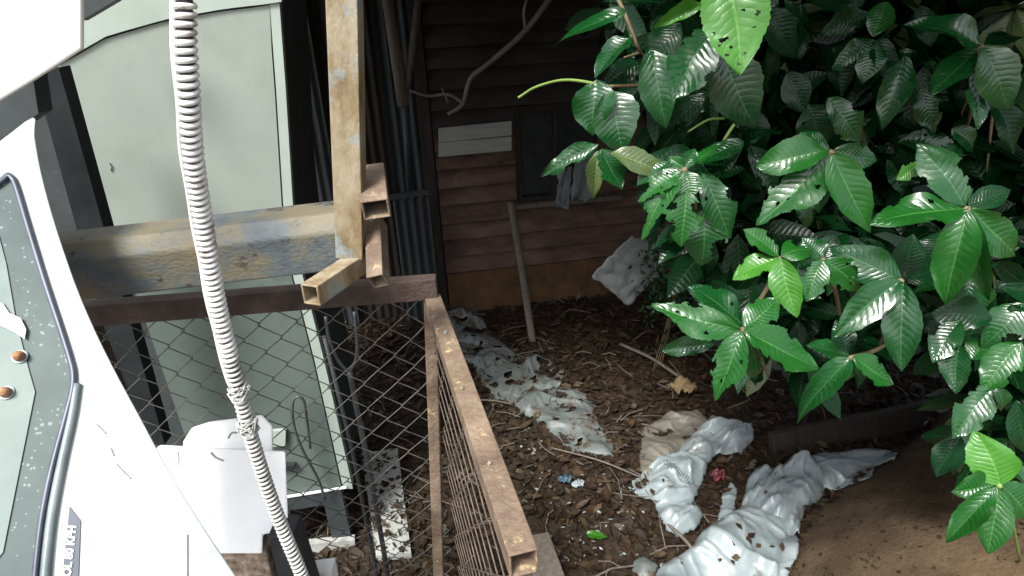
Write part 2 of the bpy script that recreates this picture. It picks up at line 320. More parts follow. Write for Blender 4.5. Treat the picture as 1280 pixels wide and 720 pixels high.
def grid_sheet(name, xs, ys, zf, mt):
    v = [(x, y, zf(x, y)) for y in ys for x in xs]; n = len(xs)
    f = [(j * n + i, j * n + i + 1, (j + 1) * n + i + 1, (j + 1) * n + i) for j in range(len(ys) - 1) for i in range(n - 1)]
    mi = []
    if len(mt) > 1:
        for a in f:
            c = v[a[0]]; mi.append(1 if foot_dist(c[0], c[1]) > .03 * noise.noise(V((c[0] * 9, c[1] * 9, 1))) else 0)
    return obj(name, v, f, mt, smooth=True, mi=mi or None)
def frange(a, b, s): return [a + s * i for i in range(int(round((b - a) / s)) + 1)]
xs = [-300, -60, -20, -9] + frange(-4, -.8, .2) + frange(-.75, 4, .04) + frange(4.3, 9, .5) + [20, 60, 300]
ys = [-300, -60, -12, -5] + frange(-1, 1.2, .2) + frange(1.25, 5.8, .04) + frange(6, 9, .5) + [20, 60, 300]
tag(grid_sheet('ground', xs, ys, gz, [M['ground'], M['bank']]), kind='structure')

# leaf litter: countless small dead leaves
def litter(name, n, region, smin, smax, seed, mats, skip=None, zo=0):
    rnd = random.Random(seed); v = []; f = []; mi = []
    for _ in range(n):
        x, y = region(rnd)
        if skip and skip(x, y, rnd): continue
        L = smin + (smax - smin) * rnd.random() ** 1.8; W = L * rnd.uniform(.28, .62); a = rnd.uniform(0, 6.28); tl = rnd.gauss(0, .35); cu = rnd.uniform(-.5, .7)
        ca, sa = math.cos(a), math.sin(a); z = gz(x, y) + zo + rnd.uniform(.002, .025); k = len(v); q = rnd.uniform(-.4, .4)
        for (l_, w_) in ((-.5, 0), (-.2, .45), (-.22, -.42), (.2, .42), (.22, -.45), (.5, 0), (0, 0)):
            px, py = l_ * L, w_ * W
            pz = (abs(w_) * 1.2 * cu * W + l_ * l_ * cu * L + px * math.tan(tl) * .6 + q * py)
            v.append((x + px * ca - py * sa, y + px * sa + py * ca, z + pz))
        f += [(k, k + 2, k + 6), (k, k + 6, k + 1), (k + 1, k + 6, k + 3), (k + 2, k + 4, k + 6), (k + 6, k + 4, k + 5), (k + 6, k + 5, k + 3)]
        mi += [rnd.choices(range(len(mats)), (6, 6, 4, 6, 2.2, 2, .35)[:len(mats)])[0]] * 6
    return tag(obj(name, v, f, mats, mi=mi), kind='stuff')
def reg(r):
    return (r.uniform(-1.6, 3.4), 1.2 + 4.4 * r.random() ** 1.1)
tag(litter('leaf_litter', 32000, reg, .012, .11, 3, LIT, skip=lambda x, y, r: foot_dist(x, y) > r.uniform(-.02, .12)), 'brown dead leaves covering the wet ground')
tag(litter('large_dead_leaves', 420, reg, .06, .13, 13, LITB, skip=lambda x, y, r: foot_dist(x, y) > 0, zo=.012), 'larger curled dead leaves among the litter')
def twigs(n, seed):
    r_ = random.Random(seed); m = MB()
    for _ in range(n):
        x, y = reg(r_); 
        if foot_dist(x, y) > 0: continue
        a = r_.uniform(0, 6.28); l_ = r_.uniform(.05, .28); p = V((x, y, gz(x, y) + .03)); q = V((x + l_ * math.cos(a), y + l_ * math.sin(a), 0)); q.z = gz(q.x, q.y) + .03 + r_.uniform(-.01, .03)
        md = p.lerp(q, .5) + V((r_.gauss(0, .015), r_.gauss(0, .015), .012)); m.tube([p, md, q], [r_.uniform(.002, .005)] * 3, 4)
    return m.build('twig_litter', M['stick'])
tag(twigs(420, 5), 'thin dead twigs strewn through the leaf litter', kind='stuff')
tag(litter('earth_crumbs', 4200, lambda r: (r.uniform(1, 3.6), r.uniform(.8, 4)), .004, .03, 5, LIT[:6], skip=lambda x, y, r: foot_dist(x, y) < 0), 'small crumbs and bits of leaf on the earth bank')

# ------------------------------------------------------------------ tin hut behind
WA = math.radians(9); WD = V((math.cos(WA), math.sin(WA), 0)); WN = V((WD.y, -WD.x, 0)); WP = aty(540, 360, 5.3); WP.z = 0
def onwall(px, py, off=0): return atp(px, py, WP + WN * off, WN)
def wall_u(p): return (p - WP).dot(WD)
def W(u, z, off=0): return WP + WD * u + WN * off + V((0, 0, z))
hut = empty('hut', W(1.5, 0), 'dark hut with reddish horizontal boards behind the yard', 'hut')
zs = 0.43; i = 0; rnd = random.Random(4)
u0 = wall_u(onwall(549, 250)); wu0, wu1 = wall_u(onwall(642, 200)), wall_u(onwall(742, 200)); wz0, wz1 = onwall(690, 247).z, onwall(690, 128).z
bd_h = .165
while zs < 3.1:
    segs = [(u0, wu0), (wu1, 4.6)] if (zs + bd_h > wz0 and zs < wz1) else [(u0, 4.6)]
    for (a, b) in segs:
        mb = MB(); n = max(3, int((b - a) / .12)); row = []
        for k in range(n + 1):
            u = a + (b - a) * k / n; wz = .012 * noise.noise(V((u * 2, zs * 7, 0))) ; wo = .014 * noise.noise(V((u * 5, zs * 3, 5)))
            row.append((W(u, zs + wz, .10 + wo), W(u, zs + bd_h * .5 + wz, .075 + wo), W(u, zs + bd_h + .03 + wz, .012 + wo * .5), W(u, zs + wz, .035 + wo)))
        v = [p for r_ in row for p in r_]; f = []
        for k in range(n):
            for c, d in ((0, 1), (1, 2), (3, 0)): f.append((k * 4 + c, (k + 1) * 4 + c, (k + 1) * 4 + d, k * 4 + d))
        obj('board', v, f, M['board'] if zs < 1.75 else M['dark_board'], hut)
    zs += bd_h; i += 1
mb = MB(); mb.prism([W(-.05, 0, -.02), W(4.6, 0, -.02), W(4.6, 3.1, -.02), W(-.05, 3.1, -.02)], -WN * .08); mb.build('backing_wall', M['dark_wood'], hut)
mb = MB(); mb.prism([W(u0, 0, 0), W(4.6, 0, 0), W(4.6, .42, 0), W(u0, .42, 0)], WN * .10); mb.build('plinth', M['mud'], hut)
for u, wd in ((u0 - .06, .09), (2.9, .08)):
    mb = MB(); mb.prism([W(u - wd / 2, 0, 0), W(u + wd / 2, 0, 0), W(u + wd / 2, 3.1, 0), W(u - wd / 2, 3.1, 0)], WN * .10); mb.build('post', M['dark_wood'], hut)
for (ya, yb, yc, yd) in ((160, 151, 0, 0), (178, 170, 0, 0)):
    q = [onwall(548, ya + 17.5, .12), onwall(639, yb + 17.5, .12), onwall(639, yb, .12), onwall(548, ya, .12)]
    mb = MB(); mb.prism(q, WN * .02); mb.build('pale_plank', M['pale_plank'], hut)
# window
wf = MB(); wf.prism([W(wu0, wz0, -.015), W(wu1, wz0, -.015), W(wu1, wz1, -.015), W(wu0, wz1, -.015)], WN * .012); win = wf.build('window', M['black_gap'], hut)
for (a, b, c, d) in ((wu0, wu0 + .06, wz0, wz1), (wu1 - .06, wu1, wz0, wz1), (wu0 + .06, wu1 - .06, wz1 - .06, wz1), (wu0 + .06, wu1 - .06, wz0, wz0 + .05), ((wu0 + wu1) / 2 - .02, (wu0 + wu1) / 2 + .02, wz0 + .05, wz1 - .06)):
    mb = MB(); mb.prism([W(a, c, 0), W(b, c, 0), W(b, d, 0), W(a, d, 0)], WN * .07); mb.build('frame', M['dark_wood'], win)
mb = MB(); mb.prism([W(wu0 - .02, wz0 - .045, .0), W(wu1 + .25, wz0 - .045, 0), W(wu1 + .25, wz0 - .002, 0), W(wu0 - .02, wz0 - .002, 0)], WN * .12); mb.build('sill', M['stick'], hut)
# unseen overhanging roof, added above the frame to darken the back
def corr(name, o, du, dn, n, pitch, amp, mt, parent, thick=.004):
    v = []; f = []; o, du, dn = V(o), V(du), V(dn); nrm = du.cross(dn).normalized(); m = int(n)
    for k in range(m + 1):
        h = amp * math.sin(2 * math.pi * k * (du.length / m) / pitch); p = o + du * (k / m) + nrm * h
        v += [p, p + dn, p + nrm * thick, p + dn + nrm * thick]
    for k in range(m):
        a = 4 * k; b = a + 4; f += [(a, b, b + 1, a + 1), (a + 2, a + 3, b + 3, b + 2)]
    return obj(name, v, f, mt, parent, smooth=True)
for k in range(6):
    corr('shade_roof_sheet', W(-1.95 + k * 1.4, 3.32 - .006 * (k % 2), 2.6), WD * 1.45, -WN * 3.6 + V((0, 0, .5)), 84, .09, .012, M['dark_tin'], hut)

# dark sheet fence between shed and hut
sf = empty('sheet_fence', W(-1.1, 0, .1), 'dark vertical corrugated sheet fence between the pale shed and the hut', 'fence')
for k, (pa, pb, top, mt, off) in enumerate(((350, 420, 3.0, 'dark_tin', .12), (415, 492, 3.0, 'dark_wood', .05), (488, 534, 1.22, 'slate', .22), (480, 540, 3.0, 'dark_tin', .02))):
    ua, ub = wall_u(onwall(pa, 230, off)), wall_u(onwall(pb, 230, off))
    corr('tin_sheet', W(ua, 0, off), WD * (ub - ua), (0, 0, top), 60, .075, .011, M[mt], sf)
mb = MB(); p0, p1 = onwall(486, 247, .27), onwall(536, 240, .27); mb.bar(p0, p1, .03, .045); mb.build('rail', M['slate'], sf)
tag(MB().prism([onwall(355, 255, .4), onwall(350, 190, .4), onwall(362, 160, .4), onwall(385, 240, .4)], (0, .02, 0)).build('tin_offcut', M['dark_wood']), 'brown pointed tin offcut leaning behind the beam', 'scrap')
for (nm, pts, r, lb, mt) in (('pole', [(484, -8), (494, 60), (504, 132)], .045, 'thick dim grey pole leaning over the dark fence, left of the thin one', 'stick'),
                         ('pole', [(524, -8), (515, 60), (507, 122)], .026, 'thin dim grey pole crossing the thick pole above the fence', 'stick'),
                         ('pipe', [(507, 130), (509, 185), (512, 238)], .026, 'upright grey pipe standing between the leaning poles and the blue-grey sheet', 'slate')):
    m = MB(); m.tube([onwall(x, y, .45) for x, y in pts], r, 8); tag(m.build(nm, M[mt], smooth=True), lb, nm)
br = empty('bare_branch', onwall(575, 135, .3), 'dusty bare forked branch hanging before the dark hut wall', 'branch')
for pts, r in (([(692, -8), (655, 40), (610, 80), (588, 98), (578, 130), (560, 143)], .022), ([(657, 38), (655, 15), (660, -6)], .014), ([(578, 128), (560, 118), (535, 120), (512, 113)], .014), ([(560, 128), (556, 118), (552, 110)], .009)):
    P = spline([onwall(x, y, .35) for x, y in pts], 5); m = MB(); m.tube(P, [r * (1.05 - .4 * i / len(P)) for i in range(len(P))], 7); m.build('limb', M['pale_stick'], br, True)
mb = MB(); P = [onwall(638, 252, .14), onwall(652, 335, .3), atz(666, 428, .0)]; mb.tube(spline(P, 6), .034, 7)
tag(mb.build('stick', M['stick'], smooth=True), 'long grey stick leaning on the reddish boards below the window', 'stick')
def sheet3d(name, q, n, bulge, seed, mt, parent=None, thick=.012, rag=.0):
    """crumpled sheet over quad q (a,b,c,d) with some thickness"""
    q = [V(p) for p in q]; nr = (q[1] - q[0]).cross(q[3] - q[0]).normalized(); v = []; f = []
    for j in range(n + 1):
        for i in range(n + 1):
            s, t = i / n, j / n; p = q[0] * (1 - s) * (1 - t) + q[1] * s * (1 - t) + q[2] * s * t + q[3] * (1 - s) * t
            e = min(s, t, 1 - s, 1 - t)
            h = bulge * (abs(noise.noise(V((s * 1.6 + t, t * 3, seed)))) * 2.2 + .25 * abs(noise.noise(V((s * 4 - t * 3, t * 7, seed + 3)))))
            p = p + nr * h + V((noise.noise(V((s * 6, t * 6, seed + 9))), noise.noise(V((s * 6, t * 6, seed + 19))), noise.noise(V((s * 6, t * 6, seed + 29))))) * rag
            v.append(p)
    k = n + 1
    f = [(j * k + i, j * k + i + 1, (j + 1) * k + i + 1, (j + 1) * k + i) for j in range(n) for i in range(n)]
    o = obj(name, v, f, mt, parent, True); md = o.modifiers.new('s', 'SOLIDIFY'); md.thickness = thick; md.offset = -1; return o
tag(sheet3d('cloth', [onwall(700, 208, .16), onwall(716, 208, .16), onwall(711, 262, .16), onwall(695, 258, .16)], 10, .03, 2, M['cloth'], rag=.02), 'narrow pale grey rag hanging at the dark window sill', 'rag')
tag(sheet3d('cloth', [onwall(720, 190, .18), onwall(748, 188, .18), onwall(744, 252, .18), onwall(714, 250, .18)], 10, .04, 5, M['cloth'], rag=.02), 'wide darker grey rag hanging beside the narrow pale rag', 'rag')

# ------------------------------------------------------------------ pale shed on a stand
SA = math.radians(10); SDr = V((math.cos(SA), math.sin(SA), 0)); SN = V((SDr.y, -SDr.x, 0)); SP = aty(345, 5, 2.52); SP.z = 0
def S_(px, py, off=0): return atp(px, py, SP + SN * off, SN)
def su(p): return (p - SP).dot(SDr)
def SW(u, z, off=0): return SP + SDr * u + SN * off + V((0, 0, z))
shed = empty('shed', SW(-.5, 0), 'pale green metal cabinet shed with a closed door behind the beam and mesh', 'shed')
uL = su(S_(74, 90)); uR = su(S_(352, 250)); uD = su(S_(345, 250)); zb = S_(400, 614).z
zt = lambda u: 2.66 + .08 * (u - uL) / (uR - uL)
# door skin, gently bowed along its top
n = 14; v = []; top = [V((72, 84, 0)), V((130, 49, 0)), V((200, 28, 0)), V((270, 15, 0)), V((336, 7, 0))]
def toppy(px):
    for a, b in zip(top, top[1:]):
        if px <= b.x: return a.y + (b.y - a.y) * (px - a.x) / (b.x - a.x)
    return 6
tp = [S_(72 + (337 - 72) * k / n, toppy(72 + (337 - 72) * k / n)) for k in range(n + 1)]
zj = S_(250, 345).z
RE = [(349, 2), (357, 110), (366, 255), (377, 340), (405, 450), (441, 611)]       # right edge of the shed front
def rx(y, off):
    for (xa, ya), (xb, yb) in zip(RE, RE[1:]):
        if y <= yb or (xb, yb) == RE[-1]: return xa + (xb - xa) * (y - ya) / (yb - ya) - off
for nm, ys_, top_, mt_ in (('door', (60, 110, 180, 255, 338), tp, 'shed'), ('lower_panel', (345, 400, 450, 530, 613), None, 'shed_shaded')):
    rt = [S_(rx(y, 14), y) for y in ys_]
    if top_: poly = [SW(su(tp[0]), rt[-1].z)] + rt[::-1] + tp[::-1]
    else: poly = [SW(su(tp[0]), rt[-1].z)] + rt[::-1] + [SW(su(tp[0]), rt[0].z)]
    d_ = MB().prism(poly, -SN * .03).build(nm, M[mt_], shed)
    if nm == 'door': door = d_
for nm, o0, o1, ex in (('door_frame', 12, 0, .06),):
    ys_ = (3, 60, 110, 180, 255, 300, 340, 400, 450, 530, 611); a_ = [S_(rx(y, o0), y) for y in ys_]; b_ = [S_(rx(y, o1), y) for y in ys_]
    MB().prism(a_ + b_[::-1], -SN * ex).build(nm, M['shed_trim'], shed)
MB().prism([SW(uL - .8, zb, -.07)] + [S_(rx(y, 1), y, -.07) for y in (611, 530, 450, 400, 340, 255, 110, 3)] + [SW(su(S_(349, 2)), 3.2, -.07), SW(uL - .8, 3.2, -.07)], -SN * 1.0).build('body', M['slate'], shed)
fas = [S_(72 + (352 - 72) * k / n, toppy(72 + (337 - 72) * k / n) - 4, .01) for k in range(n + 1)]
MB().prism(fas + [SW(su(fas[-1]), 3.2, .01), SW(uL, 3.2, .01)], -SN * .05).build('fascia', M['shed_trim'], shed)
# scratch mark and small box on the door
MB().tube([S_(137, 204, .003), S_(140, 208, .004), S_(139, 214, .003)], .002, 5).build('scratch', M['black_gap'], door)
MB().prism([S_(338, 536, .004), S_(358, 535, .004), S_(357, 554, .004), S_(338, 556, .004)], SN * .02).build('data_plate', M['shed_trim'], door)
MB().prism([S_(338, 580, .004), S_(369, 577, .004), S_(369, 582, .004), S_(338, 585, .004)], SN * .03).build('ledge', M['black_gap'], door)
# stand
for (a, b, c, d, nm, mt) in ((uL, uD + .012, zb - .09, zb - .003, 'top_rail', 'slate'), (uD - .09, uD + .012, 0, zb - .092, 'leg', 'slate'), (uL + .3, uL + .38, 0, zb - .092, 'leg', 'slate')):
    MB().prism([SW(a, c, .01), SW(b, c, .01), SW(b, d, .01), SW(a, d, .01)], -SN * .07).build(nm, M[mt], shed)
q = [S_(355, 684, .04), S_(443, 675, .04), S_(445, 688, .04), S_(357, 698, .04)]; MB().prism(q, -SN * .04).build('bottom_rail', M['grime'], shed)
MB().bar(S_(352, 622, .012), S_(433, 609, .012), .012, .008).build('drip_edge', M['plain_white'], shed)
# dark post left of the shed
tag(MB().prism([aty(44, 98, 2.1), aty(73, 84, 2.1), aty(206, 556, 2.1), aty(170, 556, 2.1)], (0, .06, 0)).build('post', M['dark_slate']), 'dark slate coloured flat post at the left edge of the pale shed', 'post')

# black cable loop
P = spline([S_(388, 560, .06), S_(383, 520, .08), S_(380, 502, .08), S_(373, 496, .08), S_(366, 503, .08), S_(367, 530, .08), S_(377, 560, .08), S_(398, 600, .06), S_(406, 624, .05)], 6)
tag(MB().tube(P, .007, 6).build('cable', M['black_rod'], smooth=True), 'black cable bent in a loop in front of the pale door', 'cable')

# ------------------------------------------------------------------ mesh cage
FY = 1.56
cage = empty('mesh_fence', (-.2, FY, 0), 'rusty steel fence corner with chain link mesh, top rail running toward the camera', 'fence')
ra, rb = aty(95, 393, FY - .08), aty(546, 358, FY)
def angle_bar(a, b, wd, th, nup, nside):
    a, b = V(a), V(b); m = MB()
    m.prism([a, a + nup * wd, a + nup * wd + nside * th, a + nside * th], b - a)
    m.prism([a + nside * (th + .001), a + nside * wd, a + nside * wd + nup * th, a + nside * (th + .001) + nup * th], b - a); return m
m = MB(); m.hollow(ra, rb, .045, .062, .004); bevel(m.build('top_rail', M['rust_dark'], cage), .003)
ZR = rb.z; fo_x0 = ra.x
sa_, sb_ = V((rb.x + .005, rb.y + .03, ZR - .03)), at(655, 706, .90)
sb_.z = ZR - .03
pc = aty(538, 371, FY + .0)
bot = aty(549, 740, FY)
m = MB(); m.bar(pc + V((0, 0, 0)), V((bot.x, bot.y, .25)) if False else pc + (bot - pc) * ((pc.z + .05) / (pc.z - bot.z)), .036, .036, up=(0, 1, 0)); bevel(m.build('corner_post', M['rust'], cage), .004)
# side rail toward the camera
s0 = at(541, 378, (FY + .0) / ray(541, 378).y); s1 = at(655, 705, .93)
m = MB(); m.hollow(s0, s1, .046, .050, .004, up=(.0, 0, 1)); bevel(m.build('side_rail', M['rust_pink'], cage), .003)
cp2 = s1 + V((0, 0, -.04))
m = MB(); m.bar(s1 + V((-.004, .03, -.03)), V((s1.x - .004, s1.y + .03, -.05)), .036, .036, up=(0, 1, 0)); m.build('near_post', M['rust'], cage)
m = MB(); m.bar(V((fo_x0, FY, .42)), V((bot.x + .01, FY, .42)), .03, .03); m.build('bottom_rail', M['rust_dark'], cage)
m = MB(); m.bar(V((bot.x + .01, FY - .02, .46)), V((s1.x, s1.y + .05, .46)), .03, .03); m.build('bottom_rail', M['rust_dark'], cage)
m = MB(); m.bar(V((fo_x0, FY - .04, -.05)), V((fo_x0, FY - .04, ra.z - .02)), .036, .036, up=(0, 1, 0)); m.build('post', M['rust_dark'], cage)
# weld beads on the side rail
for k in range(3):
    t = .25 + .27 * k + .02 * math.sin(k * 3); p = s0.lerp(s1, t) + V((.0 + .008 * math.sin(k * 5), 0, .026)); 
    MB().tube([p + V((-.004, 0, 0)), p + V((0, 0, .002)), p + V((.004, 0, 0))], [.002, .006, .002], 6).build('weld_bead', M['tan_steel'], cage, True)
# chain link: each zigzag wire its own part
def chain(o, du, dn, wid, hgt, cell_w, cell_h, off, cage, mt=None, skew=None):
    du, dn = V(du).normalized(), V(dn).normalized(); nr = du.cross(dn)
    k = 0; nw = int(wid / (cell_w / 2)) + 1
    for i in range(nw):
        m = int(hgt / (cell_h / 2)) + 1; P = []
        for j in range(m + 1):
            side = 1 if ((j + i) % 2) else -1
            u = (i + .5) * cell_w / 2 + side * (cell_w / 4 + .0035)
            u = max(0.004, min(wid - .004, u + .004 * noise.noise(V((i * .8, j * .7, off)))))
            vv = j * cell_h / 2 + .004 * noise.noise(V((i * .7, j * .8, off + 4)))
            z = (.0042 if side > 0 else -.0042)
            base = o + du * u + dn * min(vv, hgt)
            if skew: base += skew * (u / wid)
            P.append(base + nr * z)
        Q = []
        for a, b in zip(P, P[1:]): Q += [a.lerp(b, .04), a.lerp(b, .5), a.lerp(b, .96)]
        w_ = MB(); w_.tube(Q, .0018, 5); w_.build('mesh_wire', mt or M['wire'], cage, True)
fo = ra + V((0, 0, -.03)); dv = (rb - ra); dv0 = V((dv.x, dv.y, 0))
chain(fo, dv, (0, 0, -1), dv.length - .04, 1.45, .104, .092, 1, cage)
so = s0 + V((-.01, 0, -.028)); sd = (s1 - s0); sdl = sd.length
chain(so, sd, (0, .0, -1), sdl, 1.3, .135, .15, 7, cage, M['rusty_wire'])

# big beam, post and tube stubs
BY = 1.36
beam = empty('steel_beam', aty(255, 330, BY), 'heavy weathered blue and rust box beam crossing in front of the shed', 'beam')
a0, a1 = aty(-120, 356, BY - .04), aty(432, 292, BY + .02)
bw = .125; d = (a1 - a0)
prof = [(-.062, -.062), (.045, -.062), (.062, -.045), (.062, .05), (.05, .062), (-.062, .062)]
xx = d.normalized().cross(V((0, 0, 1))).normalized(); uu = xx.cross(d.normalized())
pr = [a0 + xx * px * 1.0 + uu * pz for px, pz in ((.066, -.066), (.066, .030), (.036, .066), (-.066, .066), (-.066, -.066))]
bo = MB().prism(pr[::-1], d).build('box_section', M['beam'], beam); bevel(bo, .006, 3)
post = empty('steel_post', aty(432, 160, 1.24), 'peeling tan square steel post above the end of the big beam', 'post')
m = MB(); m.hollow(aty(419, -420, 1.24), aty(440, 318, 1.24), .057, .057, .004, up=(0, 1, 0)); bevel(m.build('tube', M['tan_steel'], post), .005, 3)
m = MB(); m.tube([aty(428, 318, 1.235), aty(440, 322, 1.22), aty(455, 318, 1.235)], [.006, .011, .006], 7); m.build('weld_bead', M['tan_steel'], post, True)
def stub(p0, p1, wd, hd, up, label, mt='rust'):
    m = MB(); m.hollow(p0, p1, wd, hd, .0045, up=up); o = m.build('tube_stub', M[mt]); bevel(o, .003, 2)
    return tag(o, label, 'steel tube', 'short tube offcuts welded at the post foot')
c1 = aty(468, 320, 1.27)
stub(aty(466, 216, 1.34), aty(470, 262, 1.19), .045, .055, (1, 0, 0), 'upper short square tube stub right of the tan post, open end facing out', 'rust')
stub(aty(470, 277, 1.30), aty(473, 352, 1.17), .036, .048, (0, 1, 0), 'upright lower tube stub with its rusty open end down, right of the tan post', 'rust')
stub(aty(452, 326, 1.25), aty(388, 369, 1.08), .040, .044, (0, 0, 1), 'slanting tube stub pointing down left below the tan post', 'tan_steel')

# forked black rod behind the mesh
RY = 1.75
fr = empty('forked_rod', aty(455, 600, RY), 'dark steel rod forking into two prongs behind the mesh', 'rod')
for pts, r in (([(437, 464), (448, 520), (464, 600), (484, 715), (514, 900), (548, 1130)], .0105), ([(407, 396), (412, 425), (424, 452), (437, 466)], .006), ([(443, 390), (446, 420), (446, 446), (437, 466)], .006)):
    MB().tube(spline([aty(x, y, RY) for x, y in pts], 5), r, 8).build('prong' if r < .01 else 'shaft', M['black_rod'], fr, True)
fr2 = MB().tube([aty(405, 420, 1.95), aty(440, 560, 1.9), aty(470, 715, 1.85), aty(530, 1080, 1.85)], .009, 6); tag(fr2.build('rod', M['slate'], smooth=True), 'thin dark rod standing left of the forked rod behind the mesh', 'rod')

# ------------------------------------------------------------------ white foam boxes on a mortar block
fb = empty('foam_box', aty(270, 690, 1.2), 'white foam box with a raised back lump, on the mortar pier beside the cable', 'box')
def fbp(x, y, o): return aty(x, y, 1.15 + (692 - y) / 180 * .30 + o)
o = MB().prism([fbp(*p, 0) for p in ((190, 566), (200, 556), (357, 564), (361, 664), (329, 668), (328, 692), (272, 692), (190, 640))][::-1], ray(280, 600) * .06).build('box', M['foam'], fb); bevel(o, .005, 2)
o = MB().prism([fbp(*p, .03) for p in ((226, 610), (229, 552), (240, 534), (262, 527), (328, 518), (341, 532), (341, 610))][::-1], ray(285, 560) * .06).build('block', M['foam'], fb); bevel(o, .007, 2)
for pts in ([(264, 566), (270, 572), (280, 576)], [(222, 565), (224, 575), (222, 588)], [(285, 548), (290, 541), (299, 541)]):
    MB().tube(spline([fbp(x, y, -.0005) for x, y in pts], 3), .003, 5).build('dirt_mark', M['grime'], fb)
mbk = MB().prism([aty(255, 688, 1.17), aty(332, 690, 1.17), V((aty(332, 760, 1.17).x, 1.17, -.05)), V((aty(255, 760, 1.17).x, 1.17, -.05))][::-1], (0, .16, 0))
o = mbk.build('mortar_pier', M['concrete']); bevel(o, .006); tag(o, 'speckled brown mortar pier under the white foam box', 'pier')
o = MB().prism([aty(334, 670, 1.16), aty(366, 672, 1.16), V((aty(392, 760, 1.16).x + .05, 1.16, -.05)), V((aty(338, 760, 1.16).x, 1.16, -.05))][::-1], (0, .08, 0)).build('timber', M['black_gap']); bevel(o, .005)
tag(o, 'dark timber standing right of the mortar pier, behind the ribbed cable', 'timber')
o = MB().prism([aty(386, 718, 1.3), aty(414, 714, 1.3), aty(418, 735, 1.3), aty(380, 740, 1.3)][::-1], (0, .05, 0)).build('paper_scrap', M['plain_white']); tag(o, 'white scrap at the foot of the ribbed cable', 'scrap')

# ------------------------------------------------------------------ ribbed cable in the foreground
cb = empty('ribbed_cable', at(300, 480, 1.0), 'white ribbed flexible conduit hanging from top to bottom in the foreground', 'cable')
kp = [((231, -40), .66), ((231, 40), .68), ((236, 120), .71), ((242, 200), .76), ((256, 290), .83), ((274, 390), .9), ((298, 485), .97), ((318, 560), 1.03), ((345, 640), 1.09), ((376, 716), 1.14), ((392, 760), 1.16)]
CPTS = spline([at(p[0], p[1], t) for p, t in kp], 14)
RC = .0098
MB().tube(CPTS, RC * .86, 12).build('core', M['cable_core'], cb, True)
# helical ribs
tot = [0]
for a, b in zip(CPTS, CPTS[1:]): tot.append(tot[-1] + (b - a).length)
def along(s):
    s = min(s, tot[-1] - 1e-5); lo = 0
    for i in range(len(tot) - 1):
        if tot[i + 1] >= s: return CPTS[i].lerp(CPTS[i + 1], (s - tot[i]) / (tot[i + 1] - tot[i])), (CPTS[i + 1] - CPTS[i]).normalized()
pitch = .0092; turns = int(tot[-1] / pitch); nseg = 14
rib = []
for i in range(turns * nseg):
    s = i / nseg * pitch; p, d = along(s); u = V((1, 0, 0)); u = (u - d * u.dot(d)).normalized(); x = d.cross(u); a = 2 * math.pi * i / nseg
    wob = 1 + .05 * noise.noise(V((s * 60, 0, 0)))
    rib.append(p + (u * math.cos(a) + x * math.sin(a)) * RC * wob + d * .0012 * noise.noise(V((s * 200, 3, 0))))
cut = int(len(rib) * .5); wr = MB(); wr.tube(rib[:cut], .0035, 6); wr.build('spiral_wrap', M['cable'], cb, True); wr = MB(); wr.tube(rib[cut:], .0029, 6); wr.build('spiral_wrap', M['cable_dirty'], cb, True)
side = [along(tot[-1] * k / 60)[0] + V((-.0105 + .003 * (k > 32), -.006, 0)) + V((.0007 * math.sin(k), 0, 0)) for k in range(0, 61)]
MB().tube(side[:34], .0032, 6).build('side_wire', M['cable'], cb, True)
side2 = [along(tot[-1] * k / 60)[0] + V((.009, -.008, 0)) for k in range(12, 38)]
# twine knots
rnd = random.Random(3)
for sc in (.555, .62):
    c, d = along(tot[-1] * sc); pts = []
    for k in range(46):
        a = k * 1.05; pts.append(c + V((math.cos(a) * .0155, math.sin(a) * .0155, 0)) + d * rnd.uniform(-.016, .016) + V((rnd.uniform(-.003, .003), rnd.uniform(-.004, .002), 0)))
    MB().tube(pts, .0017, 4).build('twine', M['pale_plank'], cb)

# ------------------------------------------------------------------ white vehicle at left
vp = at(120, 480, 1.12); VN = V((.30, -.62, .72)).normalized()
def Vn(px, py, off=0): return atp(px, py, vp + VN * off, VN)
van = empty('van', Vn(60, 700), 'white vehicle body with a rubber edged window close at the left', 'vehicle')
edge = [(-60, 214), (0, 176), (42, 146), (44, 170), (52, 215), (66, 268), (86, 330), (110, 392), (140, 455), (175, 520), (210, 585), (248, 648), (290, 712), (330, 775)]
edge = [(p.x, p.y) for p in spline([V((x, y, 0)) for x, y in edge], 3)]
o = MB().prism([Vn(x, y) for x, y in edge] + [Vn(-60, 775)], ray(-150, 420) * .12).build('body_panel', M['white'], van); bevel(o, .006, 3)
wsh = [(-60, 262), (-5, 226), (8, 216), (17, 219), (24, 232), (40, 285), (60, 350), (80, 410), (93, 452), (96, 470), (94, 492), (84, 530), (68, 590), (56, 650), (48, 720), (44, 775), (-60, 775)]
mid_ = V((10, 500, 0))
def ins(k): return [((x - 10) * k[0] + 10 - k[1], (y - 500) * k[0] + 500) for x, y in wsh]
def inset(pts, dd):
    out = []; n = len(pts)
    for i in range(n):
        a, b, c = V(pts[i - 1]), V(pts[i]), V(pts[(i + 1) % n]); e1 = (b - a).normalized(); e2 = (c - b).normalized()
        nn = V((-(e1.y + e2.y), e1.x + e2.x)).normalized(); out.append((b.x + nn.x * dd, b.y + nn.y * dd))
    return out
def ring(outer, inner, off, h, nm, mt, par):
    n = len(outer); A = [Vn(*p, off) for p in outer]; B = [Vn(*p, off) for p in inner]
    A2 = [Vn(*outer[i], off + h * .3) for i in range(n)]; mid = [Vn((outer[i][0] + inner[i][0]) / 2, (outer[i][1] + inner[i][1]) / 2, off + h) for i in range(n)]
    f = []
    for i in range(n - 1):
        j = i + 1; f += [(i, j, n + j, n + i), (n + i, n + j, 2 * n + j, 2 * n + i), (2 * n + i, 2 * n + j, 3 * n + j, 3 * n + i)]
    return obj(nm, A + A2 + mid + B, [g for g in f], mt, par, True)
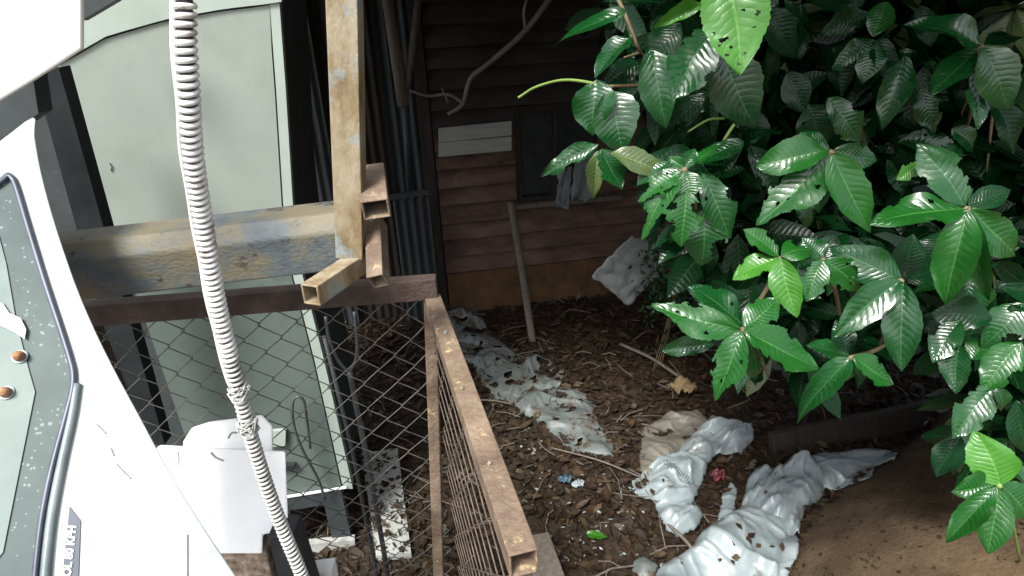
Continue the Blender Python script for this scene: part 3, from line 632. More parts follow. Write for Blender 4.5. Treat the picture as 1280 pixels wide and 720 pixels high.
wsh = [(p.x, p.y) for p in spline([V((x, y, 0)) for x, y in wsh], 4)]
dd = 1
wi = inset([V(p) for p in wsh], 9)
if abs(wi[40][0]) > 900 or wi[36][0] > wsh[36][0]: wi = inset([V(p) for p in wsh], -9)
window = MB().prism([Vn(x, y, .0015) for x, y in wsh], VN * .001).build('window', M['glass'], van)
ring(wsh, wi, .002, .010, 'rubber_seal', M['seal'], window)
MB().prism([Vn(x, y, .004) for x, y in ((-60, 300), (-2, 292), (8, 330), (20, 400), (36, 462), (44, 490), (36, 530), (20, 610), (4, 690), (-60, 775))], VN * .001).build('inner_film', M['pale_glass'], window)
rn = [(p.x, p.y) for p in spline([V((x, y, 0)) for x, y in ((96, 480), (90, 520), (77, 580), (64, 650), (56, 725), (53, 775))], 5)]
MB().tube([Vn(x, y, .004) for x, y in rn], .0075, 8).build('seal_bead', M['seal_pale'], window, True)
for (x, y) in ((25, 446), (8, 491)):
    c = Vn(x, y, .006); m = MB(); P = [c, c + VN * .008, c + VN * .014, c + VN * .017]; m.tube(P, [.0095, .009, .007, .003], 12)
    b_ = m.build('bolt', M['bolt'], van, True); m = MB(); m.tube([c - VN * .002, c + VN * .002], .0125, 14); m.build('washer', M['seal_pale'], b_)
tr_ = [Vn(x, y, .008) for x, y in ((-10, 372), (4, 380), (12, 392), (26, 398), (33, 412), (31, 424), (20, 416), (8, 410), (-10, 402))]
MB().prism(tr_, VN * .002).build('torn_sticker', M['plain_white'], van)
for pts in ([(120, 530), (132, 542)], [(145, 580), (156, 592), (163, 598)], [(138, 560), (142, 570)]):
    MB().tube([Vn(x, y, .001) for x, y in pts], .0018, 5).build('scratch', M['grime'], van)
MB().prism([Vn(x, y, .001) for x, y in ((221, 668), (234, 668), (234, 775), (221, 775))], VN * .003).build('tape_strip', M['plain_white'], van)
# speed sticker
pl = MB().prism([Vn(x, y, .001) for x, y in ((87, 633), (101, 651), (96, 775), (76, 775), (80, 700))], VN * .001); st = pl.build('speed_sticker', mat('slate_blue_sticker', [(.3, (.03, .04, .065)), (.7, (.06, .075, .105))], 9, .5), van)
def text(s, org, ud, upd, size, mt, parent, shear=.25, bold=0):
    cu = bpy.data.curves.new('lettering', 'FONT'); cu.body = s; cu.size = size; cu.extrude = .0004; cu.shear = shear; cu.offset = bold; cu.align_x = 'RIGHT'; cu.space_character = 1.0
    tmp = bpy.data.objects.new('tmp_text', cu); COL.objects.link(tmp); dg = bpy.context.evaluated_depsgraph_get(); me = bpy.data.meshes.new_from_object(tmp.evaluated_get(dg))
    bpy.data.objects.remove(tmp); z = ud.cross(upd)
    vs = [org + ud * v.co.x + upd * v.co.y + z * v.co.z for v in me.vertices]; fs = [tuple(p.vertices) for p in me.polygons]
    return obj('lettering', vs, fs, mt, parent)
A_, B_ = Vn(78, 775, .003), Vn(92, 650, .003); ud = (B_ - A_).normalized(); upd = VN.cross(ud).normalized()
text('SPEED CONTROL 80 KPH', Vn(95, 657, .0035), ud, upd, .0165, M['plain_white'], st, .2, .0005)

# white awning corner, upper left
aw = empty('awning', aty(40, 40, 1.0), 'bright white sheet metal awning corner at the top left', 'awning')
o = MB().prism([aty(-80, 168, 1.05), aty(-10, 131, 1.05), aty(40, 101, 1.05), aty(101, 62, 1.05), aty(101, -40, 1.05), aty(-80, -40, 1.05)][::-1], (0, .012, 0)).build('panel', M['plain_white'], aw); bevel(o, .004)
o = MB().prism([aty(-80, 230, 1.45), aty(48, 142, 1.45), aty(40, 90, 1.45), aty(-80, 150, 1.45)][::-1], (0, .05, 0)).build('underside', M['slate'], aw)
# lower dark cover piece beneath the rope at the top of the shed
tag(MB().prism([aty(101, -20, 2.2), aty(150, -20, 2.2), aty(145, 0, 2.2), aty(101, 26, 2.2)][::-1], (0, .04, 0)).build('panel_offcut', M['slate']), 'small dark grey panel corner above the pale shed', 'panel')

# ------------------------------------------------------------------ plastic sacks and rubbish on the ground
def inside(x, y, P):
    c = False; n = len(P)
    for i in range(n):
        a, b = P[i], P[i - 1]
        if (a.y > y) != (b.y > y) and x < (b.x - a.x) * (y - a.y) / (b.y - a.y) + a.x: c = not c
    return c
def edist(x, y, P):
    best = 1e9
    for i in range(len(P)):
        a, b = P[i], P[i - 1]; ab = b - a; t = max(0, min(1, ((x - a.x) * ab.x + (y - a.y) * ab.y) / max(1e-9, ab.length_squared)))
        best = min(best, math.hypot(x - a.x - ab.x * t, y - a.y - ab.y * t))
    return best
BAGS = []
def bag(name, poly, h, amp, seed, mt, label, cat='plastic sack', lift=.012, res=.009, rag=.010, holes=0.0, parent=None, fold=(3.2, 8), group='discarded plastic sacks on the ground'):
    P = []
    for x, y in poly:
        p = atz(x, y, .03)
        for _ in range(4): p = atz(x, y, gz(p.x, p.y) + .03)
        P.append(V((p.x, p.y, 0)))
    x0, x1 = min(p.x for p in P) - .03, max(p.x for p in P) + .03; y0, y1 = min(p.y for p in P) - .03, max(p.y for p in P) + .03
    nx, ny = int((x1 - x0) / res) + 1, int((y1 - y0) / res) + 1
    idx = {}; v = []; ok = {}
    ang = random.Random(seed).uniform(0, 3.14); ca, sa = math.cos(ang), math.sin(ang)
    def zf(x, y):
        e = edist(x, y, P) if inside(x, y, P) else 0
        q = V((x * ca + y * sa, (-x * sa + y * ca) * .55, seed)); wv = noise.noise_vector(q * 3.5) * .35; q2 = q + wv
        r1 = (1 - min(1, abs(noise.noise(q2 * fold[0])) * 2.8)) ** 1.6; r2 = (1 - min(1, abs(noise.noise(q2 * fold[1] + V((5, 5, 5)))) * 2.6)) ** 2; r3 = (1 - min(1, abs(noise.noise(V((x, y, seed)) * fold[1] * 1.9)) * 3)) ** 2
        k = min(1, e / .07) ** .55
        return gz(x, y) + lift + k * h * (.55 + .45 * noise.noise(V((x * 2.2, y * 2.2, seed)))) + (.25 + .75 * k) * amp * (r1 * .62 + r2 * .24 + r3 * .05) + k * amp * 1.1 * noise.noise(V((x * 5, y * 5, seed + 2)))
    for j in range(ny + 1):
        for i in range(nx + 1):
            x, y = x0 + i * res, y0 + j * res
            nn = noise.noise(V((x * 14, y * 14, seed))) * rag + noise.noise(V((x * 40, y * 40, seed))) * rag * .4
            e = edist(x, y, P); e = e if inside(x, y, P) else -e
            hole = holes and noise.noise(V((x * 11, y * 11, seed + 7))) + .25 * noise.noise(V((x * 34, y * 34, seed))) > holes
            if e + nn > 0 and not hole: ok[i, j] = (x, y)
    f = []
    def vid(i, j):
        if (i, j) not in idx:
            x, y = x0 + i * res, y0 + j * res; jx = res * .3 * noise.noise(V((x * 90, y * 90, 1))); jy = res * .3 * noise.noise(V((x * 90, y * 90, 2)))
            idx[i, j] = len(v); v.append((x + jx, y + jy, zf(x, y)))
        return idx[i, j]
    for (i, j) in list(ok):
        c = [(i, j), (i + 1, j), (i + 1, j + 1), (i, j + 1)]
        g = [q for q in c if q in ok]
        if len(g) >= 3: f.append(tuple(vid(*q) for q in g))
    o = obj(name, v, f, mt, parent, True); md = o.modifiers.new('s', 'SOLIDIFY'); md.thickness = .004; md.offset = -1
    if not parent: tag(o, label, cat, group)
    o['_'] = 0; del o['_']
    return o, zf
GR = 'discarded plastic sacks on the ground'
bag('plastic_sack', [(548, 372), (592, 376), (616, 418), (645, 438), (640, 456), (600, 462), (572, 446), (552, 400)], .03, .05, 1, M['plastic_old'], 'dim grey plastic sheet farthest back beside the fence corner', holes=.35)
bag('plastic_sack', [(585, 445), (612, 438), (640, 446), (672, 440), (706, 462), (704, 482), (668, 492), (650, 502), (622, 500), (600, 474)], .03, .05, 2, M['plastic_old'], 'dim torn plastic sheet half covered by leaves, middle of the three far sheets', holes=.36, rag=.025)
bag('plastic_sack', [(638, 500), (655, 490), (672, 484), (722, 482), (744, 505), (744, 522), (768, 552), (768, 570), (722, 564), (700, 552), (680, 530), (650, 515)], .03, .035, 3, M['plastic_old'], 'flat grey plastic sheet with torn edges, nearest of the three far sheets', holes=.5, rag=.025)
bag('plastic_sack', [(798, 570), (804, 535), (835, 515), (872, 513), (892, 526), (870, 545), (848, 566), (836, 590), (812, 596), (800, 588)], .05, .05, 4, M['plastic_beige'], 'dirty beige crumpled sack behind the lettered white sack')
b5, z5 = bag('plastic_sack', [(790, 600), (806, 588), (824, 574), (850, 556), (874, 535), (890, 519), (908, 528), (942, 532), (943, 552), (925, 568), (896, 570), (886, 584), (868, 630), (880, 645), (872, 665), (845, 672), (822, 650), (820, 632), (790, 612)], .11, .085, 5, M['plastic'], 'crumpled white sack with a dark printed line, left of the red scrap')
b6, z6 = bag('plastic_sack', [(934, 600), (946, 588), (975, 586), (990, 572), (1012, 574), (1034, 598), (1030, 624), (1006, 642), (1000, 668), (960, 674), (928, 660), (926, 632)], .12, .085, 6, M['plastic'], 'knotted white sack with dark print above the large sack')
bag('plastic_sack', [(994, 576), (1040, 563), (1085, 560), (1126, 560), (1120, 574), (1095, 582), (1088, 598), (1060, 606), (1024, 610), (1004, 600)], .07, .05, 7, M['plastic'], 'long white sack stretched along the foot of the earth bank')
b8, z8 = bag('plastic_sack', [(896, 655), (930, 630), (960, 645), (996, 655), (1000, 690), (985, 725), (970, 760), (800, 760), (820, 715), (862, 688), (880, 662)], .17, .07, 8, M['plastic'], 'large bulging white sack at the bottom, with round dirt spots', fold=(2.2, 6))
bag('plastic_sack', [(902, 618), (914, 598), (924, 610), (920, 640), (912, 662), (896, 650)], .04, .03, 9, M['plastic'], 'small pale sack flap between the red scrap and the knotted sack')
bag('plastic_sack', [(790, 700), (805, 692), (825, 705), (815, 725), (790, 722)], .03, .03, 10, M['plastic_old'], 'small torn grey film at the bottom beside the large sack')
# round dirt spots on the big sack
def mark(parent, zf, pts, r, mt, nm):
    P = []
    for x, y in pts:
        p = atz(x, y, .1)
        for _ in range(6): p = atz(x, y, zf(p.x, p.y) + .003)
        P.append(p)
    MB().tube(P, r, 5).build(nm, mt, parent)
def printing(parent, zf, a, b, n, ln, sl):
    rn_ = random.Random(n)
    for k in range(n):
        t = k / (n - 1); x = a[0] + (b[0] - a[0]) * t; y = a[1] + (b[1] - a[1]) * t + 3 * math.sin(t * 3.1) * -1
        dx, dy = sl; q = rn_.uniform(.75, 1)
        mark(parent, zf, [(x - dx * ln * q, y - dy * ln * q), (x, y), (x + dx * ln * q, y + dy * ln * q)], .0022, M['ink'], 'print_stroke')
for (x, y, s_) in ((914, 681, 5), (920, 697, 5), (935, 673, 3), (948, 682, 3.5), (900, 700, 2.5)):
    P = []
    for k_ in range(10):
        a_ = k_ * .6283; rr_ = s_ * (1 + .25 * math.sin(k_ * 2.3 + x)); p = atz(x + rr_ * math.cos(a_), y + rr_ * .8 * math.sin(a_), .15)
        for _ in range(8): p = atz(x + rr_ * math.cos(a_), y + rr_ * .8 * math.sin(a_), z8(p.x, p.y) + .006)
        P.append(p)
    MB().prism(P, (0, 0, .003)).build('dirt_spot', M['dirt'], b8)
printing(b5, z5, (832, 578), (864, 604), 15, 3.8, (.55, -.8))
printing(b6, z6, (941, 612), (968, 590), 12, 3.2, (.4, .85))
# dead leaves that fell on the sacks
def on_sacks(n, seed):
    r_ = random.Random(seed); v = []; f = []; mi = []
    while len(f) < n * 4:
        zf_, (xa, ya, xb, yb) = r_.choice(((z5, (800, 560, 880, 660)), (z6, (935, 590, 1025, 650)), (z8, (850, 650, 990, 720))))
        px_, py_ = r_.uniform(xa, xb), r_.uniform(ya, yb); p = atz(px_, py_, .1)
        for _ in range(6): p = atz(px_, py_, zf_(p.x, p.y) + .008)
        if zf_(p.x, p.y) < gz(p.x, p.y) + .035: continue
        l_ = r_.uniform(.02, .075); a = r_.uniform(0, 6.28); c_, s_ = math.cos(a) * l_, math.sin(a) * l_; k = len(v)
        for (u_, w_) in ((-.5, 0), (0, .25), (.5, 0), (0, -.25), (0, 0)): v.append(p + V((u_ * c_ - w_ * s_, u_ * s_ + w_ * c_, .004 + abs(w_) * .02)))
        f += [(k, k + 4, k + 1), (k + 1, k + 4, k + 2), (k + 2, k + 4, k + 3), (k + 3, k + 4, k)]; mi += [r_.randrange(6)] * 4
    return obj('fallen_leaf_bits', v, f, LIT, mi=mi)
tag(on_sacks(13, 6), 'bits of dead leaf lying on the white sacks', kind='stuff')
# other things
tag(sheet3d('sack', [aty(790, 294, 4.0), aty(850, 318, 4.1), aty(786, 382, 3.95), aty(740, 345, 3.9)], 22, .025, 12, M['sack_grey'], rag=.02), 'grey sack hanging under the leafy shrub, in front of the hut', 'plastic sack')
def ground_blob(name, px, py, s, hgt, seed, mt, label, cat):
    p = atz(px, py, .05)
    for _ in range(4): p = atz(px, py, gz(p.x, p.y) + .03)
    v = []; f = []; n = 12
    for j in range(n + 1):
        for i in range(n + 1):
            a, b = 2 * i / n - 1, 2 * j / n - 1; rr = math.hypot(a, b)
            q = V((a * 1.6 + seed, b * 1.6, seed)); h = hgt * (max(0, 1 - rr * .6) + 1.3 * abs(noise.noise(q)) - .2)
            k = s * (1 - .22 * noise.noise(q * 2))
            v.append(p + V((a * k * math.sqrt(1 - b * b / 2), b * k * .8 * math.sqrt(1 - a * a / 2), h)))
    f = [(j * (n + 1) + i, j * (n + 1) + i + 1, (j + 1) * (n + 1) + i + 1, (j + 1) * (n + 1) + i) for j in range(n) for i in range(n)]
    o = obj(name, v, f, mt, None, True); md = o.modifiers.new('s', 'SOLIDIFY'); md.thickness = .003
    return tag(o, label, cat)
ground_blob('red_wrapper', 897, 598, .045, .06, 2, M['red'], 'small red wrapper among dead leaves between the white sacks', 'wrapper')
ground_blob('blue_wrapper', 706, 600, .045, .03, 3, M['blue'], 'blue and white wrapper scrap on the leaf litter', 'wrapper')
ground_blob('wrapper', 722, 606, .04, .03, 4, M['plastic'], 'white scrap touching the blue wrapper', 'wrapper')
ground_blob('blue_wrapper', 1152, 525, .10, .08, 5, M['blue'], 'dull blue wrapper on the rim of the earth bank', 'wrapper')
ground_blob('wrapper', 1175, 512, .07, .09, 6, M['plastic_beige'], 'pale scrap behind the dull blue wrapper on the bank rim', 'wrapper')
ground_blob('paper_bag', 853, 490, .10, .12, 8, M['dead'], 'crumpled tan paper above the white sacks', 'paper bag')
for k, (x, y) in enumerate(((758, 557), (786, 517), (728, 572), (682, 571), (763, 592), (735, 630), (700, 655), (668, 605), (596, 528), (745, 640))):
    pass
rs = random.Random(12)
def small(r):
    p = atz(r.uniform(640, 830), r.uniform(540, 715), 0); return p.x, p.y
tag(litter('litter_scraps', 160, small, .01, .035, 31, [M['plastic'], M['plastic_beige'], M['plastic_old']], zo=.02), 'tiny pale plastic scraps strewn over the dead leaves')
# yellow-green fallen leaf
p = atz(733, 667, .03); p2 = atz(760, 671, .05)
o = put_leaf(None, p, p2, .45, 'y', 1, V((0, -.3, 1)), 'fallen_leaf'); tag(o, 'single yellow green leaf lying flat on the brown litter', 'leaf')
# sticks on the ground
for (x0_, y0_, x1_, y1_, r, lb) in ((775, 430, 848, 470, .014, 'bare stick lying on the dark litter behind the tan paper'), (800, 596, 690, 560, .006, 'thin twig lying on litter left of the white sacks'), (835, 655, 880, 715, .010, 'pale stick lying against the large white sack'), (640, 505, 580, 500, .006, 'short twig beside the far plastic sheets')):
    a, b = atz(x0_, y0_, .05), atz(x1_, y1_, .05); m = MB(); m.tube(spline([a, a.lerp(b, .5) + V((.02, 0, .015)), b], 5), r, 6); tag(m.build('twig', M['stick'], smooth=True), lb, 'twig')
def gslab(pts, h, thick, mt, name, label, cat, bv=.008):
    q = [atz(x, y, h) for x, y in pts]; o = MB().prism(q, (0, 0, -thick)).build(name, M[mt]); bevel(o, bv); return tag(o, label, cat)
gslab([(664, 668), (686, 664), (716, 745), (668, 745)], .10, .10, 'stick', 'board', 'grey weathered board lying outside the fence near its front end', 'board')
gslab([(452, 566), (497, 560), (514, 690), (470, 694)], .05, .05, 'pale_plank', 'pale_board', 'pale white board lying under leaves behind the mesh', 'board', .003)
tag(litter('leaf_litter', 260, lambda r: (lambda p: (p.x, p.y))(atz(r.uniform(450, 512), r.uniform(560, 690), .05)), .015, .06, 44, LIT, zo=.05), 'dead leaves lying on the pale board')
# dark timber by the bank
la, lb_ = atz(960, 575, .0), atz(1165, 545, .03)
m = MB(); m.bar(la + V((.05, .09, .04)), lb_ + V((.1, .16, .07)), .07, .17, up=(0, .35, 1)); o = m.build('timber', M['dark_wood']); bevel(o, .012)
tag(o, 'dark rotten timber lying behind the long white sack', 'timber')

# ------------------------------------------------------------------ the shrub
shrub = empty('broadleaf_shrub', V((2.6, 3.2, .6)), 'large glossy leaved shrub filling the right half, many leaves eaten by insects', 'shrub')
rnd = random.Random(21)
CAMN = lambda p: (CP - p).normalized()
def nhint(p, up=.55, jit=.25):
    return (CAMN(p) * .9 + V((0, 0, up)) + V((rnd.gauss(0, jit), rnd.gauss(0, jit), rnd.gauss(0, jit)))).normalized()
count = [0]
def L(bx, by, tx, ty, wpx, t, kind='m', shape=None, dt=0, up=None, jit=.22, fore=1.0, parent=None):
    p0 = at(bx, by, t + .01 * rnd.random()); p1 = at(tx, ty, t + dt)
    ln = math.hypot(tx - bx, ty - by)
    if shape is None: shape = rnd.choice((0, 1, 2, 3, 10, 11, 12, 13, 14, 4))
    put_leaf(parent or shrub, p0, p1, wpx / ln * fore, kind, shape, nhint(p0, rnd.uniform(.25, .95) if up is None else up, jit)); count[0] += 1
def stem(pts, r=.006, mt='stem', parent=None):
    P = spline([at(x, y, t) for x, y, t in pts], 5); MB().tube(P, [r * (1.1 - .4 * i / len(P)) for i in range(len(P))], 6).build('branch', M[mt], parent or shrub, True)
# -- leaves one can tell apart
H = [ # bx,by,tx,ty,w,t,kind,shape
 (903, -45, 932, 92, 80, 1.25, 'y', 15), (882, 6, 818, 24, 15, 1.5, 'y', 8), (893, 36, 832, 120, 62, 1.5, 'm', 4), (900, 68, 955, 158, 62, 1.55, 'm', 1),
 (850, 30, 800, 78, 40, 1.7, 'd', 0), (812, 62, 842, 158, 44, 1.65, 'm', 2), (782, 14, 687, 48, 32, 1.75, 'm', 0), (789, 46, 737, 88, 40, 1.7, 'm', 3),
 (800, 80, 748, 104, 30, 1.8, 'd', 1), (745, 100, 744, 168, 52, 1.7, 'm', 9), (762, 114, 788, 190, 56, 1.7, 'm', 1), (748, 180, 668, 212, 24, 1.65, 'm', 0),
 (752, 186, 776, 238, 38, 1.6, 'm', 4), (748, 188, 738, 250, 20, 1.62, 'o', 8), (762, 192, 842, 206, 24, 1.55, 'o', 0), (836, 202, 795, 228, 28, 1.55, 'm', 3),
 (890, 90, 862, 150, 50, 1.85, 'd', 0), (880, 210, 805, 185, 40, 1.75, 'd', 1), (925, 120, 960, 215, 44, 1.9, 'd', 2),
 # young whorl
 (855, 212, 838, 192, 14, 1.45, 'g', 8), (855, 212, 868, 180, 20, 1.47, 'm', 9), (855, 212, 905, 175, 26, 1.5, 'g', 4), (852, 214, 788, 292, 40, 1.45, 'g', 7), (853, 216, 792, 240, 36, 1.45, 'g', 7),
 (856, 214, 866, 255, 34, 1.43, 'g', 5), (858, 240, 858, 312, 46, 1.42, 'g', 6), (880, 262, 874, 338, 56, 1.5, 'm', 1), (878, 216, 925, 300, 40, 1.46, 'm', 0), (930, 178, 860, 205, 28, 1.6, 'm', 0),
 # big whorl centre 1038,190
 (1037, 188, 946, 196, 42, 1.4, 'g', 2), (1037, 190, 950, 282, 56, 1.42, 'g', 5), (1040, 192, 1092, 298, 50, 1.38, 'g', 1), (1036, 192, 1022, 268, 34, 1.42, 'g', 3), (1036, 190, 1000, 165, 26, 1.5, 'm', 0),
 (1042, 188, 1100, 205, 34, 1.5, 'm', 4), (1035, 122, 1088, 176, 38, 1.7, 'm', 0), (1010, 130, 1035, 185, 46, 1.75, 'd', 0), (1000, 245, 1025, 285, 36, 1.6, 'm', 2),
 # whorl 1208,260
 (1208, 261, 1093, 268, 56, 1.3, 'g', 1), (1209, 262, 1183, 387, 50, 1.28, 'g', 3), (1211, 264, 1236, 392, 32, 1.3, 'g', 9), (1212, 260, 1290, 335, 50, 1.3, 'g', 1), (1206, 258, 1155, 172, 48, 1.38, 'm', 4),
 (1210, 258, 1265, 232, 30, 1.5, 'd', 0), (1152, 205, 1120, 222, 20, 1.45, 'y', 4),
 # bright whorl 973,322
 (973, 320, 933, 281, 30, 1.4, 'g', 4), (973, 322, 915, 346, 34, 1.4, 'y', 0), (976, 322, 990, 402, 36, 1.36, 'y', 1), (976, 320, 1025, 300, 34, 1.42, 'g', 2), (1025, 300, 985, 318, 22, 1.5, 'm', 0),
 # whorl 927,412
 (926, 412, 812, 386, 40, 1.32, 'g', 5), (930, 408, 866, 350, 50, 1.4, 'm', 1), (930, 410, 978, 372, 44, 1.36, 'g', 4), (930, 412, 1032, 466, 58, 1.3, 'g', 4), (926, 414, 890, 506, 44, 1.3, 'g', 5), (930, 416, 962, 486, 44, 1.36, 'm', 0),
 (895, 430, 826, 432, 22, 1.45, 'm', 2),
 # whorl 1029,325
 (1029, 325, 1004, 376, 34, 1.42, 'g', 4), (1030, 325, 1086, 366, 38, 1.42, 'g', 5), (1029, 324, 1010, 292, 30, 1.45, 'm', 2), (1028, 322, 1042, 290, 26, 1.5, 'm', 0),
 # whorl 1125,352
 (1125, 351, 1038, 416, 40, 1.32, 'm', 1), (1127, 352, 1132, 468, 42, 1.32, 'm', 0), (1125, 350, 1048, 304, 46, 1.38, 'm', 3), (1128, 348, 1140, 290, 40, 1.5, 'd', 0), (1130, 350, 1190, 330, 34, 1.6, 'd', 1),
 # whorl 1062,450
 (1062, 448, 988, 526, 46, 1.38, 'm', 2), (1066, 446, 1122, 484, 44, 1.38, 'g', 4), (1062, 445, 1010, 432, 30, 1.42, 'm', 0), (1064, 450, 1085, 495, 26, 1.5, 'd', 8), (1060, 444, 1045, 400, 30, 1.5, 'd', 0),
 # top right whorl 1226,57
 (1226, 57, 1142, 14, 44, 1.45, 'm', 9), (1226, 58, 1168, 118, 40, 1.5, 'm', 0), (1228, 58, 1280, 134, 46, 1.45, 'm', 1), (1228, 60, 1222, 162, 40, 1.5, 'm', 4), (1230, 56, 1290, 30, 36, 1.6, 'd', 0), (1240, 120, 1282, 195, 40, 1.6, 'd', 2),
 (1108, 2, 1096, 46, 30, 1.6, 'g', 0), (1096, 52, 1046, 78, 34, 1.7, 'm', 1), (1096, 54, 1085, 102, 30, 1.65, 'm', 3), (1098, 52, 1130, 58, 36, 1.7, 'd', 0), (1130, 70, 1112, 160, 34, 1.6, 'm', 9), (1090, 20, 1030, 28, 26, 1.7, 'd', 0),
 (1100, 48, 1112, 105, 30, 1.65, 'd', 1), (1150, 110, 1175, 170, 34, 1.7, 'm', 0), (1190, 160, 1230, 190, 30, 1.6, 'm', 8), (960, 10, 1000, 70, 34, 1.7, 'd', 0), (1000, 75, 985, 0, 30, 1.75, 'd', 1),
 (1200, 180, 1160, 215, 30, 1.6, 'd', 4), (1150, 6, 1165, 60, 30, 1.8, 'd', 0), (1040, 60, 1060, 120, 38, 1.8, 'd', 2), (985, 90, 1010, 140, 34, 1.8, 'd', 0),
 # right lower
 (1276, 428, 1222, 488, 40, 1.4, 'g', 2), (1244, 482, 1186, 545, 40, 1.42, 'm', 4), (1246, 484, 1262, 520, 24, 1.4, 'm', 8), (1240, 400, 1175, 380, 40, 1.5, 'd', 0), (1200, 430, 1185, 492, 34, 1.5, 'm', 1), (1178, 430, 1160, 400, 30, 1.6, 'd', 0),
 (1280, 380, 1230, 430, 44, 1.5, 'm', 0), (1270, 500, 1285, 580, 34, 1.5, 'd', 3), (1200, 545, 1172, 598, 34, 1.5, 'd', 0), (1225, 560, 1185, 560, 34, 1.5, 'm', 8), (1215, 450, 1240, 410, 34, 1.55, 'g', 4), (1200, 400, 1160, 450, 34, 1.5, 'm', 4), (1265, 380, 1290, 440, 40, 1.5, 'd', 1),
 (1105, 380, 1150, 400, 30, 1.6, 'd', 0), (1240, 300, 1200, 340, 30, 1.6, 'd', 2), (1180, 290, 1150, 330, 34, 1.6, 'd', 0),
]
for h in H:
    h = list(h[:8])
    if h[7] in (0, 1, 2, 3) and rnd.random() < .55: h[7] = rnd.randint(10, 14)
    L(*h)
for a, b in (((855, 212, 1.45), (870, 262, 1.8)), ((1038, 190, 1.42), (1075, 240, 1.9)), ((1209, 261, 1.3), (1190, 330, 1.8)), ((974, 321, 1.41), (930, 400, 1.5)), ((928, 412, 1.34), (960, 470, 1.9)), ((1126, 351, 1.33), (1100, 430, 1.8)), ((1063, 448, 1.4), (1120, 420, 1.9)), ((1226, 58, 1.46), (1208, 160, 1.9)), ((1029, 325, 1.44), (1050, 400, 1.9))):
    mid = ((a[0] + b[0]) / 2 + 5, (a[1] + b[1]) / 2 + 3, (a[2] + b[2]) / 2); stem([a, mid, b], .0062)
stem([(768, -10, 1.85), (780, 15, 1.8), (792, 45, 1.8), (805, 70, 1.85), (850, 110, 2.1)], .006); stem([(800, 66, 1.83), (780, 72, 1.8)], .004)
stem([(830, 105, 1.9), (795, 107, 1.8), (762, 108, 1.72)], .006); stem([(762, 108, 1.72), (710, 100, 1.7), (672, 108, 1.66), (648, 122, 1.62)], .0045, 'stem_green')
stem([(918, 155, 1.6), (905, 175, 1.62), (915, 158, 1.62)], .004, 'stem_green'); stem([(905, 148, 1.7), (885, 150, 1.7), (860, 165, 1.75)], .004, 'stem_green')
stem([(1250, 60, 1.9), (1240, 150, 1.9), (1233, 215, 2.0)], .005); stem([(1228, 60, 1.46), (1215, 110, 1.7), (1198, 150, 1.9)], .004)
for p0, p1 in (((1060, 70), (1250, 420)), ((960, 60), (1120, 300)), ((880, 160), (1100, 480)), ((1200, 20), (1180, 560))):
    stem([(p0[0], p0[1], 2.1), ((p0[0] + p1[0]) / 2 + 20, (p0[1] + p1[1]) / 2, 2.3), (p1[0] * .5 + 600, min(p1[1], 400), 2.9)], .009)
# -- whorls behind them
REG = [V(p) for p in ((700, -30, 0), (762, 70, 0), (800, 150, 0), (800, 230, 0), (850, 320, 0), (880, 420, 0), (930, 470, 0), (1040, 490, 0), (1085, 470, 0), (1110, 430, 0), (1180, 470, 0), (1190, 560, 0), (1240, 600, 0), (1320, 640, 0), (1320, -30, 0))]
k = 0
while count[0] < 292 and k < 4000:
    k += 1; x, y = rnd.uniform(690, 1310), rnd.uniform(-30, 620)
    if not inside(x, y, REG) or edist(x, y, REG) < 22: continue
    t = rnd.uniform(1.7, 2.35); c = at(x, y, t); n_ = rnd.randint(3, 5); a0_ = rnd.uniform(0, 6.28); R_ = rnd.uniform(.17, .24)
    axis = (CAMN(c) * .8 + V((0, 0, .6)) + V((rnd.gauss(0, .35), rnd.gauss(0, .35), rnd.gauss(0, .2)))).normalized(); u = axis.orthogonal().normalized(); v_ = axis.cross(u)
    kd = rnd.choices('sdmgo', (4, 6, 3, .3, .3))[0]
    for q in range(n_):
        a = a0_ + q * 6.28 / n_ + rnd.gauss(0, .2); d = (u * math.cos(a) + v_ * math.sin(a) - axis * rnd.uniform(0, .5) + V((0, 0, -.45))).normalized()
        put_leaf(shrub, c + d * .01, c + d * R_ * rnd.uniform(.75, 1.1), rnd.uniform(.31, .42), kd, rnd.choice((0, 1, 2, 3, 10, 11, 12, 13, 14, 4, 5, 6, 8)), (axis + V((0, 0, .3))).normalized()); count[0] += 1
# -- deep foliage: too many to count
def lowleaf(v, f, uvs, c, d, nrm, L_, W_):
    y = d.normalized(); z = (nrm - y * nrm.dot(y)).normalized(); x = y.cross(z); k = len(v)
    prof = ((0, 0), (.18, .62), (.45, 1), (.75, .72), (1, 0)); 
    for s, w_ in prof:
        for t in (-1, 0, 1): v.append(c + y * s * L_ + x * t * w_ * W_ / 2 + z * (abs(t) * w_ * W_ * .14 - .12 * s * s * L_)); uvs.append(((t * max(w_, .1) + 1) / 2, s))
    for i in range(4):
        for j in range(2): a = k + i * 3 + j; f.append((a, a + 1, a + 4, a + 3))
def mass(name, n, sampler, mats, wts, parent, lo=.10, hi=.2, seed=5, kind='stuff'):
    r = random.Random(seed); v = []; f = []; uvs = []; mi = []
    for _ in range(n):
        c = sampler(r)
        if c is None: continue
        nr = V((r.gauss(-.25, .5), r.gauss(-.6, .5), r.gauss(.6, .5))).normalized(); d = V((r.gauss(0, 1), r.gauss(0, 1), r.gauss(-.5, .8))).normalized(); L_ = r.uniform(lo, hi)
        lowleaf(v, f, uvs, c, d, nr, L_, L_ * r.uniform(.35, .46)); mi += [r.choices(range(len(mats)), wts)[0]] * 8
    o = obj(name, v, f, mats, parent, True, mi); ul = o.data.uv_layers.new(name='UVMap'); ul.data.foreach_set('uv', [c for lp in o.data.loops for c in uvs[lp.vertex_index]])
    return tag(o, kind=kind)
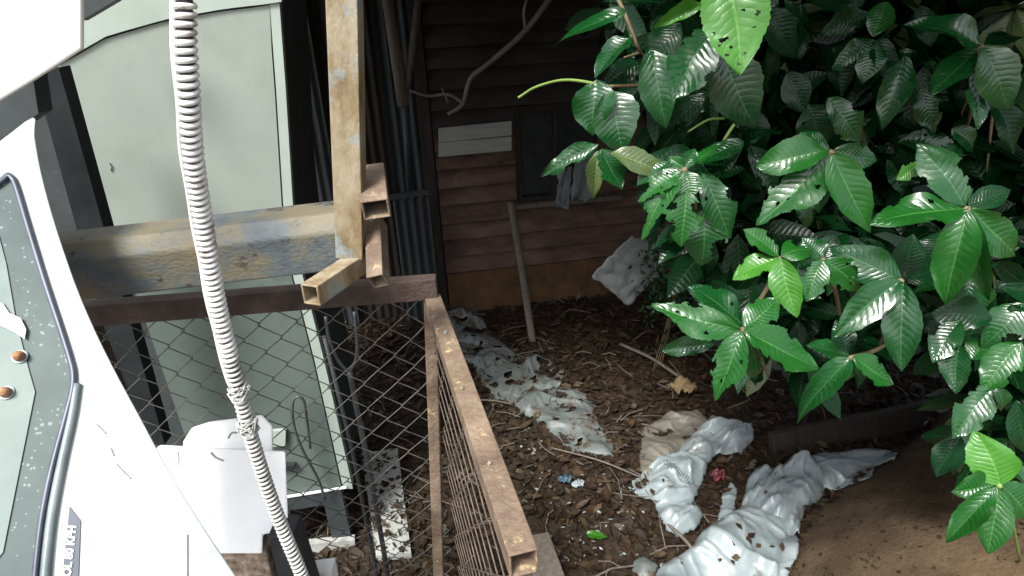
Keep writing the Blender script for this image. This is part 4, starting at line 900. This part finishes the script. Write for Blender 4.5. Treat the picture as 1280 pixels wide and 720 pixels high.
def deep(r):
    x, y = r.uniform(690, 1900), r.uniform(-60, 640)
    if x < 1320:
        if not inside(x, y, REG) or edist(x, y, REG) < 25: return None
    elif y > 560: return None
    return at(x, y, 1.95 + 1.9 * r.random() ** 1.4)
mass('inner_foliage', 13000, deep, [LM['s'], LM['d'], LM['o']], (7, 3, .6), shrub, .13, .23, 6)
def over(r):      # unseen leaf crown added above the frame to shade the yard
    x, y = r.uniform(-.75, 6), 1.12 + 5.4 * r.random() ** 1.2; z = r.uniform(3.08, 4.0) + (.15 if x < .5 else 0)
    if x < .3 and y < 2.2 + .3 * math.sin(x * 9): return None
    return V((x, y, z))
mass('shade_canopy', 17000, over, [LM['d'], LM['m']], (6, 4), shrub, .2, .32, 8)
tr = empty('tree', V((3.3, 4.6, 0)), 'dark tree trunk deep inside the shrub, with limbs to the added shade canopy', 'tree')
MB().tube(spline([V((3.3, 4.6, -.1)), V((3.25, 4.5, 1.2)), V((3.05, 4.4, 2.4)), V((2.9, 4.3, 3.6))], 4), [.14 - .004 * i for i in range(13)], 10).build('trunk', M['dark_wood'], tr, True)
for e in ((1.2, 3.4, 3.5), (4.4, 5.5, 3.6), (2.2, 5.6, 3.7), (3.6, 3.0, 3.3)): MB().tube(spline([V((3.05, 4.4, 2.4)), V((3.05, 4.4, 2.4)).lerp(V(e), .5) + V((0, 0, .15)), V(e)], 4), [.07 - .005 * i for i in range(9)], 7).build('limb', M['dark_wood'], tr, True)
# sprig low right, a seedling on the bank
sp = empty('seedling', at(1248, 607, 1.5) + V((.1, .1, -.3)), 'bright lime green five leaved seedling at the lower right', 'plant')
for h in ((1250, 606, 1228, 538, 52, 1.25, 'y', 1), (1246, 606, 1197, 610, 30, 1.25, 'g', 8), (1246, 608, 1182, 684, 30, 1.22, 'g', 3), (1249, 610, 1241, 698, 36, 1.22, 'g', 0), (1252, 607, 1302, 646, 42, 1.24, 'g', 10)): L(*h, parent=sp)
stem([(1249, 607, 1.25), (1262, 640, 1.5), (1275, 700, 1.9)], .005, 'stem_green', sp)
# low herbs by the grey sack
hb = empty('herb_clump', V((1.1, 4.1, 0)), 'dim clump of small leaved herbs beside the grey hanging sack', 'plant')
def hs(r): 
    p = aty(r.gauss(835, 22), r.gauss(350, 28), 4.0 + r.uniform(-.2, .2)); return p
mass('foliage', 500, hs, [LM['d'], LM['m']], (7, 3), hb, .03, .07, 9)
for k in range(4): MB().tube(spline([V((1.12 + .02 * k, 4.15, 0)), aty(838 + 5 * k, 378, 4.05) + V((0, .05 * k, 0)), aty(815 + 12 * k, 335, 4.0)], 4), .0035, 5).build('stalk', M['stem'], hb)
print('leaves', count[0], 'tris', sum(len(m.loop_triangles) if not m.calc_loop_triangles() else 0 for m in bpy.data.meshes))
